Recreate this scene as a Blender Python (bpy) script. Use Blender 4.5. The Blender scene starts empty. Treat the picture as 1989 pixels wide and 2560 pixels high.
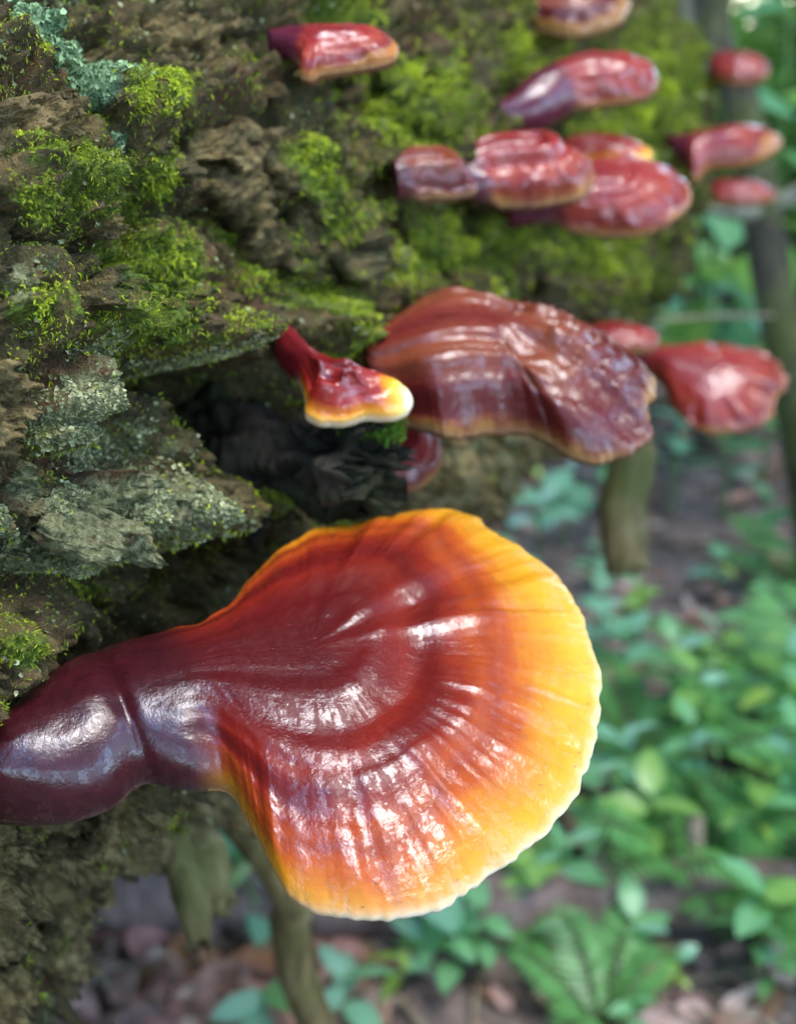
import bpy, math, random
import numpy as np
from mathutils import Vector, Matrix
R_ = math.radians
rng = np.random.default_rng(7)
random.seed(7)
sc = bpy.context.scene
COL = sc.collection

# ------------------------------------------------------------------ camera, sky, sun, exposure
CAMZ = 1.05
PITCH = R_(24.13)
FPX = 2745.0                      # focal length in pixels of the 1989 x 2560 photograph
cam_d = bpy.data.cameras.new('camera')
cam = bpy.data.objects.new('camera', cam_d); COL.objects.link(cam)
cam.location = (0, 0, CAMZ); cam.rotation_euler = (R_(90) - PITCH, 0, 0)
cam_d.sensor_fit = 'VERTICAL'; cam_d.sensor_height = 36.0; cam_d.lens = 36.0 * FPX / 2560.0
cam_d.clip_start = 0.02; cam_d.clip_end = 400
cam_d.dof.use_dof = True; cam_d.dof.focus_distance = 0.352; cam_d.dof.aperture_fstop = 6.6
sc.camera = cam

SUN_EL, SUN_AZ = R_(63), R_(112)          # azimuth clockwise from +Y
world = bpy.data.worlds.new('World'); sc.world = world; world.use_nodes = True
wn = world.node_tree
sky = wn.nodes.new('ShaderNodeTexSky'); sky.sky_type = 'NISHITA'; sky.sun_disc = False
sky.sun_elevation = SUN_EL; sky.sun_rotation = SUN_AZ; sky.air_density = 1.0; sky.dust_density = 0.4; sky.ozone_density = 2.0
bg = wn.nodes['Background']; bg.inputs['Strength'].default_value = 0.15
wn.links.new(sky.outputs[0], bg.inputs[0])
sun_d = bpy.data.lights.new('sun', 'SUN'); sun_d.energy = 1.0; sun_d.angle = R_(45); sun_d.color = (1.0, 0.93, 0.82)
sun = bpy.data.objects.new('sun', sun_d); COL.objects.link(sun)
sdir = Vector((math.sin(SUN_AZ) * math.cos(SUN_EL), math.cos(SUN_AZ) * math.cos(SUN_EL), math.sin(SUN_EL)))
sun.rotation_euler = sdir.to_track_quat('Z', 'Y').to_euler()
sc.view_settings.view_transform = 'Standard'; sc.view_settings.look = 'None'
sc.view_settings.gamma = 1.0; sc.view_settings.use_curve_mapping = False
sc.view_settings.exposure = 3.3
sc.cycles.use_denoising = True
sc.cycles.max_bounces = 6; sc.cycles.diffuse_bounces = 3; sc.cycles.glossy_bounces = 3
sc.cycles.transmission_bounces = 3; sc.cycles.transparent_max_bounces = 4
sc.cycles.sample_clamp_indirect = 4.0

# ------------------------------------------------------------------ pixel helpers (photo 1989 x 2560; D = 1697-wide view of it)
CAM = np.array([0, 0, CAMZ]); cp, sp = math.cos(PITCH), math.sin(PITCH)
KD = 1989.0 / 1697.0
def ray(x, y):
    r = (x - 994.5) / FPX; u = (1280 - y) / FPX
    return np.array([r, cp + u * sp, u * cp - sp])          # depth 1 along the optical axis
def rayd(x, y): return ray(x * KD, y * KD)
def at_depth(x, y, d): return CAM + ray(x, y) * d
def ground_at(x, y, z=0.0):
    d = ray(x, y); return CAM + d * ((z - CAMZ) / d[2])
def project(P):                                              # to the 1697-wide view
    q = P - CAM
    f = q[..., 1] * cp - q[..., 2] * sp; u = q[..., 1] * sp + q[..., 2] * cp
    f = np.where(f < 1e-3, 1e-3, f)
    return (994.5 + FPX * q[..., 0] / f) / KD, (1280 - FPX * u / f) / KD, f

# ------------------------------------------------------------------ noise
def _hash(ix, iy, iz, seed):
    h = (ix.astype(np.uint32) * np.uint32(374761393) + iy.astype(np.uint32) * np.uint32(668265263)
         + iz.astype(np.uint32) * np.uint32(2147483647) + np.uint32(seed * 974711 % 4294967291))
    h = (h ^ (h >> np.uint32(13))) * np.uint32(1274126177)
    h = (h ^ (h >> np.uint32(16))) * np.uint32(2246822519)
    return ((h ^ (h >> np.uint32(15))) & np.uint32(0xFFFFFF)).astype(np.float64) / 16777215.0
def vnoise(p, seed=0):
    p = np.asarray(p, float); i = np.floor(p).astype(np.int64); f = p - i
    w = f * f * f * (f * (f * 6 - 15) + 10)
    out = 0
    for dx in (0, 1):
        for dy in (0, 1):
            for dz in (0, 1):
                h = _hash(i[..., 0] + dx, i[..., 1] + dy, i[..., 2] + dz, seed)
                out = out + h * (w[..., 0] if dx else 1 - w[..., 0]) * (w[..., 1] if dy else 1 - w[..., 1]) * (w[..., 2] if dz else 1 - w[..., 2])
    return out * 2 - 1
def fbm(p, octv=4, seed=0, lac=2.03, gain=0.5):
    a, s, t = 1.0, 0, 0
    for k in range(octv):
        s = s + a * vnoise(p * lac ** k + 17.3 * k, seed + k); t += a; a *= gain
    return s / t
def worley(p, seed=0):
    i = np.floor(p).astype(np.int64); f1 = np.full(p.shape[:-1], 9.0); f2 = f1.copy(); cid = np.zeros(p.shape[:-1])
    for dx in (-1, 0, 1):
        for dy in (-1, 0, 1):
            for dz in (-1, 0, 1):
                a, b, c = i[..., 0] + dx, i[..., 1] + dy, i[..., 2] + dz
                q = np.stack([a + _hash(a, b, c, seed), b + _hash(a, b, c, seed + 1), c + _hash(a, b, c, seed + 2)], -1)
                d = np.linalg.norm(q - p, axis=-1)
                near = d < f1
                f2 = np.where(near, f1, np.minimum(f2, d)); cid = np.where(near, _hash(a, b, c, seed + 3), cid)
                f1 = np.where(near, d, f1)
    return f1, f2, cid
def sstep(a, b, x):
    t = np.clip((np.asarray(x, float) - a) / (b - a), 0, 1); return t * t * (3 - 2 * t)
def unit(v):
    v = np.asarray(v, float); return v / np.maximum(np.linalg.norm(v, axis=-1, keepdims=True), 1e-12)
def catmull(P, n, closed=False):
    P = np.asarray(P, float); m = len(P)
    if closed: Q = np.vstack([P[-1], P, P[0], P[1]]); segs = m
    else: Q = np.vstack([2 * P[0] - P[1], P, 2 * P[-1] - P[-2]]); segs = m - 1
    out = []
    for k in range(segs):
        p0, p1, p2, p3 = Q[k:k + 4]
        t = np.linspace(0, 1, 24, endpoint=False)[:, None]
        out.append(.5 * (2 * p1 + (p2 - p0) * t + (2 * p0 - 5 * p1 + 4 * p2 - p3) * t ** 2 + (3 * p1 - p0 - 3 * p2 + p3) * t ** 3))
    out = np.vstack(out + [P[:1] if closed else P[-1:]])
    L = np.r_[0, np.cumsum(np.linalg.norm(np.diff(out, axis=0), axis=1))]
    s = np.linspace(0, L[-1], n, endpoint=not closed)
    return np.stack([np.interp(s, L, out[:, k]) for k in range(out.shape[1])], -1)

# ------------------------------------------------------------------ mesh helpers
def make_mesh(name, V, F, smooth=True, attrs=None):
    """V (n,3); F (m,3|4) array or a list of such arrays"""
    me = bpy.data.meshes.new(name); V = np.asarray(V, np.float32)
    Fs = F if isinstance(F, list) else [F]
    Fs = [np.asarray(f, np.int32) for f in Fs if len(f)]
    me.vertices.add(len(V)); me.vertices.foreach_set('co', V.ravel())
    nl = sum(f.size for f in Fs); nf = sum(len(f) for f in Fs)
    me.loops.add(nl); me.polygons.add(nf)
    me.loops.foreach_set('vertex_index', np.concatenate([f.ravel() for f in Fs]))
    tot = np.concatenate([np.full(len(f), f.shape[1], np.int32) for f in Fs])
    me.polygons.foreach_set('loop_start', np.r_[0, np.cumsum(tot)[:-1]].astype(np.int32))
    me.update(calc_edges=True)
    me.polygons.foreach_set('use_smooth', np.full(nf, smooth))
    for k, v in (attrs or {}).items():
        v = np.asarray(v, np.float32)
        if v.ndim == 1:
            a = me.attributes.new(k, 'FLOAT', 'POINT'); a.data.foreach_set('value', v)
        else:
            a = me.attributes.new(k, 'FLOAT_COLOR', 'POINT')
            a.data.foreach_set('color', np.c_[v, np.ones(len(v), np.float32)].astype(np.float32).ravel())
    return me
def link(name, me, mat=None, parent=None):
    o = bpy.data.objects.new(name, me); COL.objects.link(o)
    if mat is not None and me is not None and not me.materials: me.materials.append(mat)
    if parent is not None: o.parent = parent
    return o
def empty(name, loc=(0, 0, 0)):
    o = bpy.data.objects.new(name, None); COL.objects.link(o); o.location = loc; o.empty_display_size = .05
    return o
def tag(o, label=None, cat=None, group=None, kind=None):
    if label: o['label'] = label
    if cat: o['category'] = cat
    if group: o['group'] = group
    if kind: o['kind'] = kind
    return o
def tube(pts, rad, n=10, cap=True, seed=0, rough=0.0, ns=30.0):
    P = np.asarray(pts, float); m = len(P); rad = np.broadcast_to(np.asarray(rad, float), (m,))
    T = unit(np.gradient(P, axis=0)); a = np.array([0, 0, 1.0]) if abs(T[0][2]) < .9 else np.array([1.0, 0, 0])
    V = []
    N = unit(np.cross(T[0], a))
    for k in range(m):
        N = unit(N - T[k] * N.dot(T[k])); B = np.cross(T[k], N)
        th = np.linspace(0, 2 * np.pi, n, endpoint=False)
        V.append(P[k] + rad[k] * (np.cos(th)[:, None] * N + np.sin(th)[:, None] * B))
    V = np.array(V)
    if rough:
        d = fbm(V * ns, 3, seed); C = P[:, None, :]
        V = C + (V - C) * (1 + rough * d[..., None])
    idx = np.arange(m * n).reshape(m, n)
    q = np.stack([idx[:-1], np.roll(idx[:-1], -1, 1), np.roll(idx[1:], -1, 1), idx[1:]], -1).reshape(-1, 4)
    V = V.reshape(-1, 3); F = [q]
    if cap:
        V = np.vstack([V, P[0], P[-1]]); c0, c1 = m * n, m * n + 1
        F.append(np.stack([np.full(n, c0), np.roll(idx[0], -1), idx[0]], -1)); F.append(np.stack([np.full(n, c1), idx[-1], np.roll(idx[-1], -1)], -1))
    return V, F

# ------------------------------------------------------------------ materials
class NT:
    def __init__(s, name):
        s.m = bpy.data.materials.new(name); s.m.use_nodes = True; s.t = s.m.node_tree; s.b = s.t.nodes['Principled BSDF']
    def n(s, typ, ins=None, **kw):
        nd = s.t.nodes.new(typ)
        for k, v in kw.items(): setattr(nd, k, v)
        for k, v in (ins or {}).items(): s.set(nd.inputs[k], v)
        return nd
    def set(s, sock, v):
        if hasattr(v, 'is_output'): s.t.links.new(v, sock)
        elif isinstance(v, (tuple, list)) and len(v) == 3 and sock.type == 'RGBA': sock.default_value = (*v, 1)
        else: sock.default_value = v
    def attr(s, name, vec=False): return s.n('ShaderNodeAttribute', attribute_name=name).outputs['Color' if vec else 'Fac']
    def pos(s): return s.n('ShaderNodeTexCoord').outputs['Object']
    def noise(s, scale, detail=4, rough=.55, vec=None, out=0, dist=0):
        return s.n('ShaderNodeTexNoise', {'Scale': scale, 'Detail': detail, 'Roughness': rough, 'Distortion': dist, 'Vector': vec if vec is not None else s.pos()}).outputs[out]
    def math(s, op, a, b=0.0, c=None, clamp=False):
        nd = s.n('ShaderNodeMath', {0: a, 1: b}, operation=op, use_clamp=clamp)
        if c is not None: s.set(nd.inputs[2], c)
        return nd.outputs[0]
    def ramp(s, fac, stops, interp='LINEAR'):
        nd = s.n('ShaderNodeValToRGB', {0: fac}); cr = nd.color_ramp; cr.interpolation = interp
        while len(cr.elements) < len(stops): cr.elements.new(.5)
        for e, (p, c) in zip(cr.elements, stops): e.position = p; e.color = (*c, 1) if len(c) == 3 else c
        return nd.outputs[0]
    def mix(s, fac, a, b, blend='MIX'):
        nd = s.n('ShaderNodeMix', data_type='RGBA', blend_type=blend); s.set(nd.inputs[0], fac); s.set(nd.inputs[6], a); s.set(nd.inputs[7], b)
        return nd.outputs[2]
    def mr(s, v, a, b, c=0.0, d=1.0): return s.n('ShaderNodeMapRange', {0: v, 1: a, 2: b, 3: c, 4: d}).outputs[0]
    def bump(s, h, strength=.5, dist=.001, nrm=None):
        nd = s.n('ShaderNodeBump', {'Height': h, 'Strength': strength, 'Distance': dist})
        if nrm is not None: s.set(nd.inputs['Normal'], nrm)
        return nd.outputs[0]
    def done(s, color, rough=.8, normal=None, spec=.3, **kw):
        s.set(s.b.inputs['Base Color'], color); s.set(s.b.inputs['Roughness'], rough); s.set(s.b.inputs['Specular IOR Level'], spec)
        if normal is not None: s.set(s.b.inputs['Normal'], normal)
        for k, v in kw.items(): s.set(s.b.inputs[k], v)
        return s.m

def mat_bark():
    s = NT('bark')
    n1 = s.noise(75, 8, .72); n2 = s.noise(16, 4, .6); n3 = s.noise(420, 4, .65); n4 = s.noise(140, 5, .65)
    brown = s.ramp(n1, [(.28, (.020, .015, .006)), (.45, (.078, .056, .021)), (.57, (.165, .115, .042)), (.74, (.31, .215, .090))])  # darkest tones: wet bark patches, also crevice shade put into the colour
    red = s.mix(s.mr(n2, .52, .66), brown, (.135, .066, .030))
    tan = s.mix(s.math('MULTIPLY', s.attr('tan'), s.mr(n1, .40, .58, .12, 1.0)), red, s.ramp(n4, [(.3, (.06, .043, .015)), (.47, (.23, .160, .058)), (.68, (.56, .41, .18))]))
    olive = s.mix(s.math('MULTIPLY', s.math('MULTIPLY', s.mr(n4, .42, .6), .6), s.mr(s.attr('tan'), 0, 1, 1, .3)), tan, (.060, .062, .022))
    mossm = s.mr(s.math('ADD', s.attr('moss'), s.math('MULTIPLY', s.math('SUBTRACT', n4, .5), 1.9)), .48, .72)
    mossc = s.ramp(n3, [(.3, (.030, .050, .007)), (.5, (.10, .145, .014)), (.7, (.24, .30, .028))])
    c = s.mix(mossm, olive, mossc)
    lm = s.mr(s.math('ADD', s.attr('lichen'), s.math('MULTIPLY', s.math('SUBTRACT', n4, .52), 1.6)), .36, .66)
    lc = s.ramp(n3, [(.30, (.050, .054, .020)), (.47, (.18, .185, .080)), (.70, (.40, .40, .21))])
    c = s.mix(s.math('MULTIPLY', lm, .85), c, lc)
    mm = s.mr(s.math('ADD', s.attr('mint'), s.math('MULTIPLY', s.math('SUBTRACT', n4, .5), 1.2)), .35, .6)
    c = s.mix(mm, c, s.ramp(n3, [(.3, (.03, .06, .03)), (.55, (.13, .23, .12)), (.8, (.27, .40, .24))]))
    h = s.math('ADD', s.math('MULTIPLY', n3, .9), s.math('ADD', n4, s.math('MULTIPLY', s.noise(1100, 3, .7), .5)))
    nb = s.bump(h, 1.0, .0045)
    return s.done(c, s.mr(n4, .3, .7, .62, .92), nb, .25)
def mat_tint(name, rough=.7, trans=0.0, spec=.25, sheen=0.0):
    s = NT(name); c = s.attr('tint', True)
    s.done(c, rough, None, spec)
    if sheen: s.b.inputs['Sheen Weight'].default_value = sheen
    if trans:
        tr = s.n('ShaderNodeBsdfTranslucent', {'Color': s.mix(.5, c, (.25, .45, .05), 'MIX')})
        mx = s.n('ShaderNodeMixShader', {0: trans, 1: s.b.outputs[0], 2: tr.outputs[0]})
        s.t.links.new(mx.outputs[0], s.t.nodes['Material Output'].inputs[0])
    return s.m
def mat_cap(name, stops, stemcol, rough=.17, radial=1.0, bumpd=.0006, noise_amt=.16):
    s = NT(name)
    t = s.attr('rimt'); u = s.attr('ang'); c = s.attr('capness'); uv = s.n('ShaderNodeCombineXYZ', {0: u, 1: t, 2: 0.0}).outputs[0]
    st = s.n('ShaderNodeVectorMath', {0: uv, 1: (1.0, .09, 1.0)}, operation='MULTIPLY').outputs[0]
    rad = s.noise(60, 5, .65, st)                                     # streaks that run from the umbo to the rim
    rad2 = s.noise(210, 4, .7, st)
    win = s.math('MULTIPLY', s.mr(t, .62, .22), c)
    big = s.noise(34, 3, .5); fine = s.noise(900, 4, .7); mid = s.noise(190, 5, .65)
    conc = s.n('ShaderNodeTexNoise', {'Scale': 22.0, 'Detail': 3.0, 'Vector': s.n('ShaderNodeCombineXYZ', {0: s.math('MULTIPLY', u, .5), 1: t, 2: 0.0}).outputs[0]}).outputs[0]
    f = s.math('ADD', t, s.math('MULTIPLY', s.math('SUBTRACT', rad, .5), noise_amt * 1.2))
    f = s.math('ADD', f, s.math('MULTIPLY', s.math('SUBTRACT', big, .5), noise_amt * 2.0))
    f = s.math('ADD', f, s.math('MULTIPLY', s.math('SUBTRACT', conc, .5), noise_amt * .8))
    f = s.math('ADD', f, s.attr('shift'))
    col = s.ramp(f, stops)
    col = s.mix(s.math('MULTIPLY', s.math('MULTIPLY', s.mr(rad2, .5, .75), win), .35), col, s.mix(.5, col, stemcol))
    stem = s.mix(s.mr(mid, .35, .7), stemcol, tuple(min(1, x * 1.7) for x in stemcol))
    col = s.mix(c, stem, col)
    edge = s.attr('edge')
    col = s.mix(edge, col, s.mix(s.mr(mid, .3, .7), (.62, .52, .33), (.80, .74, .60)))
    hgt = s.math('ADD', s.math('MULTIPLY', s.math('MULTIPLY', rad, .6), win), s.math('ADD', s.math('MULTIPLY', s.math('MULTIPLY', rad2, .25), win), s.math('ADD', s.math('MULTIPLY', mid, .30), s.math('MULTIPLY', s.math('MULTIPLY', conc, .3), c))))
    n0 = s.bump(hgt, .55 * radial, bumpd)
    n1 = s.bump(s.math('ADD', fine, s.math('MULTIPLY', mid, .8)), .45, .00025, n0)
    pv = s.n('ShaderNodeVectorMath', {0: uv, 1: (1.0, .045, 1.0)}, operation='MULTIPLY').outputs[0]
    pat = s.noise(130, 4, .6, pv, 0, .3); pat2 = s.noise(420, 3, .6)
    gloss = s.mr(s.math('ADD', pat, s.math('MULTIPLY', s.math('SUBTRACT', pat2, .5), .55)), .47, .53)       # spore-dusted, satin patches between glossy ones
    gloss = s.math('MAXIMUM', gloss, s.mr(c, .2, .9, .45, 0.0))
    speck = s.mr(s.noise(520, 2, .5), .70, .74); col = s.mix(s.math('MULTIPLY', speck, .55), col, (.035, .012, .006))
    rr = s.math('ADD', s.mr(mid, .3, .75, rough * .5, rough * 1.2), s.math('ADD', s.math('MULTIPLY', s.mr(t, .30, .05), .14), s.mr(gloss, 0, 1, .22, 0.0)))
    m = s.done(col, .5, n1, .06, **{'Coat Weight': s.math('MULTIPLY', s.mr(edge, 0, 1, 1.0, .05), s.mr(gloss, 0, 1, .30, 1.0)), 'Coat Roughness': rr, 'Coat IOR': 1.62,
                                    'Subsurface Weight': .12, 'Subsurface Scale': .004})
    s.set(s.b.inputs['Subsurface Radius'], (1.0, .35, .12)); s.set(s.b.inputs['Coat Normal'], n1)
    return m
def mat_pore(c1, c2, wf=True):
    s = NT('pore_surface'); n = s.noise(1400, 2, .6); n2 = s.noise(60, 4)
    c = s.mix(s.mr(n2, .35, .7), c1, c2); c = s.mix(s.mr(s.attr('wf'), 0, .6), (.36, .13, .012), c) if wf else c
    return s.done(c, .85, s.bump(n, .4, .0004), .2)
def mat_wood(name, c1, c2, c3, scale=1.0, moss=.0):
    s = NT(name); p = s.pos()
    st = s.n('ShaderNodeVectorMath', {0: p, 1: (1, 1, .22)}, operation='MULTIPLY').outputs[0]
    n = s.noise(70 * scale, 5, .65, st); n2 = s.noise(12 * scale, 4)
    c = s.ramp(n, [(.28, c1), (.50, c2), (.70, c3)])
    if moss: c = s.mix(s.math('MULTIPLY', s.mr(n2, .45, .62), moss), c, (.085, .115, .018))
    return s.done(c, .85, s.bump(n, .8, .004 / scale), .2)
def mat_ground():
    s = NT('ground'); n = s.noise(9, 6, .65); n2 = s.noise(1.1, 4); n3 = s.noise(45, 5, .6)
    c = s.ramp(n, [(.25, (.035, .027, .024)), (.5, (.12, .092, .080)), (.72, (.24, .185, .165))])
    c = s.mix(s.math('MULTIPLY', s.mr(n3, .5, .66), .6), c, (.30, .235, .22))
    c = s.mix(s.math('MULTIPLY', s.mr(n2, .52, .68), .5), c, (.05, .085, .02))
    return s.done(c, .9, s.bump(s.math('ADD', n, s.math('MULTIPLY', n3, .5)), .8, .02), .2)

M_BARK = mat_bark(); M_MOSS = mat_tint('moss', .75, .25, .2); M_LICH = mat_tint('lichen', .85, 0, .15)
M_LEAF = mat_tint('leaf', .36, .42, .7); M_LITTER = mat_tint('leaf_litter', .65, .12, .4); M_GROUND = mat_ground()
M_CANOPY = mat_tint('canopy_leaf', .6, .25, .2)
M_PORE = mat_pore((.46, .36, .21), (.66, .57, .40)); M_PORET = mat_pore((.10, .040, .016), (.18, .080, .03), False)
M_STUB = mat_wood('dead_branch_bark', (.06, .045, .018), (.15, .115, .045), (.27, .21, .10), 1.0, .5)
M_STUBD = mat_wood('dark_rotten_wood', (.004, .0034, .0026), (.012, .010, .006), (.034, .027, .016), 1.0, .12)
M_STEMG = mat_wood('sapling_bark', (.10, .095, .065), (.22, .205, .15), (.34, .32, .25), .6, .3)
M_STEMD = mat_wood('dark_sapling_bark', (.02, .018, .012), (.05, .043, .028), (.10, .085, .055), .6, .5)
M_TREE = mat_wood('tree_bark', (.05, .042, .03), (.12, .10, .075), (.22, .19, .15), .25, .5)
M_DEADLOG = mat_wood('dead_log_wood', (.06, .042, .038), (.16, .115, .105), (.28, .21, .20), .5, .1)
M_TWIG = mat_wood('twig', (.10, .08, .05), (.22, .18, .12), (.36, .30, .22), 1.0, 0)
M_PSTEM = mat_wood('plant_stem', (.05, .10, .02), (.09, .17, .04), (.15, .22, .07), 1.0, 0)

WHITE, CREAM = (.80, .72, .52), (.66, .50, .25)
YEL, YEL2, ORA, RED, RED2, MAR = (.56, .250, .006), (.49, .18, .006), (.36, .062, .005), (.155, .010, .006), (.080, .0042, .0052), (.055, .0045, .0075)
M_CAPBIG = mat_cap('lacquered_cap', [(0, (.60, .31, .02)), (.10, YEL), (.19, YEL2), (.27, ORA), (.335, (.24, .030, .005)), (.39, (.29, .042, .006)), (.45, (.19, .015, .006)), (.53, (.105, .006, .005)), (.58, (.115, .006, .005)), (.63, (.16, .011, .006)), (.76, (.10, .006, .006)), (1, (.062, .0040, .0052))], (.026, .0026, .0048), .08, 1.0, .0012, .075)
M_CAPOLD = mat_cap('lacquered_cap_old', [(0, (0.2700, 0.1125, 0.0225)), (.03, (0.1650, 0.0375, 0.0112)), (.07, (0.0825, 0.0075, 0.0067)), (.26, (0.0975, 0.0090, 0.0083)), (.42, (0.1500, 0.0300, 0.0135)), (.62, (0.1875, 0.0450, 0.0195)), (.82, (0.1500, 0.0225, 0.0135)), (1, (0.1125, 0.0120, 0.0105))], (0.0488, 0.0060, 0.0090), .12, 1.3, .0016, .11)
M_CAPRED = mat_cap('lacquered_cap_red', [(0, (.34, .12, .02)), (.03, (.22, .036, .012)), (.10, (.17, .014, .010)), (.28, (.27, .034, .018)), (.5, (.25, .024, .020)), (1, (.17, .012, .016))], (.060, .0055, .015), .12, .7, .0012, .08)
M_CAPYOUNG = mat_cap('lacquered_cap_young', [(0, (0.7310, 0.6630, 0.4250)), (.10, (0.7140, 0.5100, 0.1020)), (.24, (0.6630, 0.3400, 0.0127)), (.40, (0.5270, 0.1360, 0.0085)), (.50, (0.2550, 0.0136, 0.0085)), (1, (0.1445, 0.0068, 0.0076))], (0.1020, 0.0051, 0.0076), .09, .6, .0010, .05)

# ------------------------------------------------------------------ ground
def ground_z(x, y):
    p = np.stack([np.asarray(x, float), np.asarray(y, float), np.zeros_like(np.asarray(x, float))], -1)
    return .045 * fbm(p * .9, 3, 41) + .018 * fbm(p * 6.0, 3, 42) + .25 * fbm(p * .12, 2, 43) * sstep(4, 14, np.hypot(p[..., 0], p[..., 1]))
k = np.linspace(-1, 1, 261); gx = np.sinh(k * 4.2) / np.sinh(4.2) * 70
GX, GY = np.meshgrid(gx + 1.0, gx + 2.4, indexing='ij'); GZ = ground_z(GX, GY)
idx = np.arange(GX.size).reshape(GX.shape)
q = np.stack([idx[:-1, :-1], idx[1:, :-1], idx[1:, 1:], idx[:-1, 1:]], -1).reshape(-1, 4)
tag(link('ground', make_mesh('ground', np.stack([GX, GY, GZ], -1).reshape(-1, 3), q), M_GROUND), 'brown woodland floor of soil and rotting leaves', kind='structure')

# ------------------------------------------------------------------ the fallen log
AZ = R_(25.03)
DV = np.array([math.sin(AZ), math.cos(AZ), 0.0]); NH = np.array([math.cos(AZ), -math.sin(AZ), 0.0]); ZV = np.array([0, 0, 1.0])
LD, LR, LANG = .62, .36, R_(17.3)
AX0 = CAM - NH * LD * math.cos(LANG) - ZV * LD * math.sin(LANG)
A_END = 1.52
def log_point(a, phi, r=LR):
    a, phi = np.asarray(a, float), np.asarray(phi, float); r = np.asarray(r, float)
    return AX0 + a[..., None] * DV + r[..., None] * (np.cos(phi)[..., None] * NH + np.sin(phi)[..., None] * ZV)
def on_log(x, y):
    """the point of the log's (smooth) side that the pixel (1697-wide view) looks at"""
    d = rayd(x, y); o = CAM - AX0
    o2 = np.array([o @ NH, o @ ZV]); d2 = np.array([d @ NH, d @ ZV])
    A = d2 @ d2; B = o2 @ d2; C = o2 @ o2 - LR * LR; disc = B * B - A * C
    t = (-B - math.sqrt(max(disc, 0))) / A
    return CAM + d * t

fa = np.exp(np.linspace(math.log(.165), math.log(A_END), 620)); aa = np.r_[np.linspace(-2.2, .155, 30), fa]
ph = np.r_[np.linspace(R_(-52), R_(78), 660), np.linspace(R_(78), R_(308), 60)[1:-1]]
AA, PH = np.meshgrid(aa, ph, indexing='ij')
P0 = log_point(AA, PH); NR = np.cos(PH)[..., None] * NH + np.sin(PH)[..., None] * ZV
PX, PY, PF = project(P0)
facing = ((P0 - CAM) * NR).sum(-1) < 0
def blob(x, y, cx, cy, rx, ry, rot=0.0, soft=1.0):
    c, s = math.cos(R_(rot)), math.sin(R_(rot)); dx, dy = x - cx, y - cy
    u, v = (dx * c + dy * s) / rx, (-dx * s + dy * c) / ry
    return np.exp(-(u * u + v * v) ** 1.3 * 1.1 / soft)
def paint(x, y, fac, blobs):
    o = np.zeros_like(x)
    for b in blobs: o = np.maximum(o, blob(x, y, *b[:5]) * b[5])
    return o * fac
#            cx   cy   rx   ry  rot  strength
MOSS_B = [(330, 200, 85, 65, 20, 1), (300, 180, 60, 45, 0, 1), (110, 420, 120, 80, 20, .95), (40, 350, 70, 70, 0, .7), (150, 340, 70, 60, 30, .7), (370, 560, 130, 120, 30, 1), (330, 690, 130, 70, 10, 1),
          (340, 380, 55, 75, 0, 1), (660, 370, 45, 130, -35, 1), (720, 470, 60, 60, 0, .9), (600, 500, 80, 40, 20, .8), (640, 590, 90, 70, 0, .6), (60, 650, 100, 60, 0, .7),
          (180, 700, 80, 50, 0, .7), (820, 200, 60, 200, -25, .9), (900, 260, 60, 180, -20, .95), (740, 20, 90, 80, -20, 1), (960, 180, 60, 130, -20, .8), (800, 420, 60, 80, 0, .5),
          (950, 520, 120, 110, 0, .85), (1100, 530, 120, 110, 0, .8), (1250, 520, 140, 110, 0, .8), (1050, 330, 200, 120, 0, .55), (1250, 300, 180, 150, 0, .7), (1350, 600, 120, 80, 0, .7),
          (1150, 130, 160, 160, 0, .6), (1400, 200, 150, 300, 0, .8), (720, 640, 120, 80, 0, .75), (740, 740, 60, 60, 0, .8), (60, 1390, 80, 55, 0, .8), (30, 1520, 50, 40, 0, .6), (250, 820, 60, 50, 0, .6), (120, 970, 60, 60, 0, .55),
          (420, 1330, 90, 60, 0, .4), (300, 1260, 200, 50, 0, .35), (60, 200, 60, 50, 0, .4), (210, 250, 60, 60, 0, .5), (560, 130, 90, 40, 0, .45), (500, 200, 60, 60, 0, .4), (590, 1060, 60, 70, 0, .7), (90, 1830, 60, 50, 0, .4)]
LICH_B = [(165, 840, 75, 150, 30, 1), (230, 760, 50, 90, 20, .9), (300, 1075, 200, 85, -6, 1), (260, 1190, 190, 70, -5, .95), (160, 1120, 120, 100, 0, .85), (470, 760, 110, 40, -5, .75), (40, 610, 45, 50, 0, .9), (330, 960, 120, 60, 0, .7),
          (60, 1040, 70, 90, 0, .8), (540, 960, 60, 60, 0, .55), (60, 1230, 90, 80, 0, .6), (420, 1150, 150, 60, -10, .7), (560, 1140, 90, 60, 0, .5), (20, 230, 30, 60, 0, .5), (700, 650, 60, 40, 0, .4), (850, 560, 50, 70, 0, .45), (1000, 980, 160, 120, 0, .25)]
MINT_B = [(145, 75, 75, 110, -35, 1.4), (200, 160, 55, 75, -35, 1.3), (245, 320, 26, 22, 0, .9), (110, 20, 60, 40, 0, .7)]
TAN_B = [(520, 340, 85, 75, 20, 1), (470, 300, 40, 50, 0, .8), (410, 90, 30, 95, -35, .9), (80, 240, 70, 60, 10, .65), (10, 900, 30, 90, 0, .8), (500, 30, 90, 40, 0, .7), (560, 470, 50, 90, -15, .6), (200, 480, 40, 30, 30, .8), (860, 240, 30, 30, 0, .9),
         (120, 1950, 320, 260, 40, 2.0), (450, 1720, 160, 80, -40, 1.4), (200, 1850, 130, 90, 0, 1.6), (330, 1800, 100, 80, 0, 1.4), (40, 2080, 150, 150, 0, 1.8), (80, 1460, 120, 50, -25, .75), (180, 1350, 90, 40, -15, .6), (1000, 1000, 220, 150, 0, 3.0), (880, 640, 60, 40, 0, .3), (960, 160, 40, 40, 0, .6)]
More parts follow.
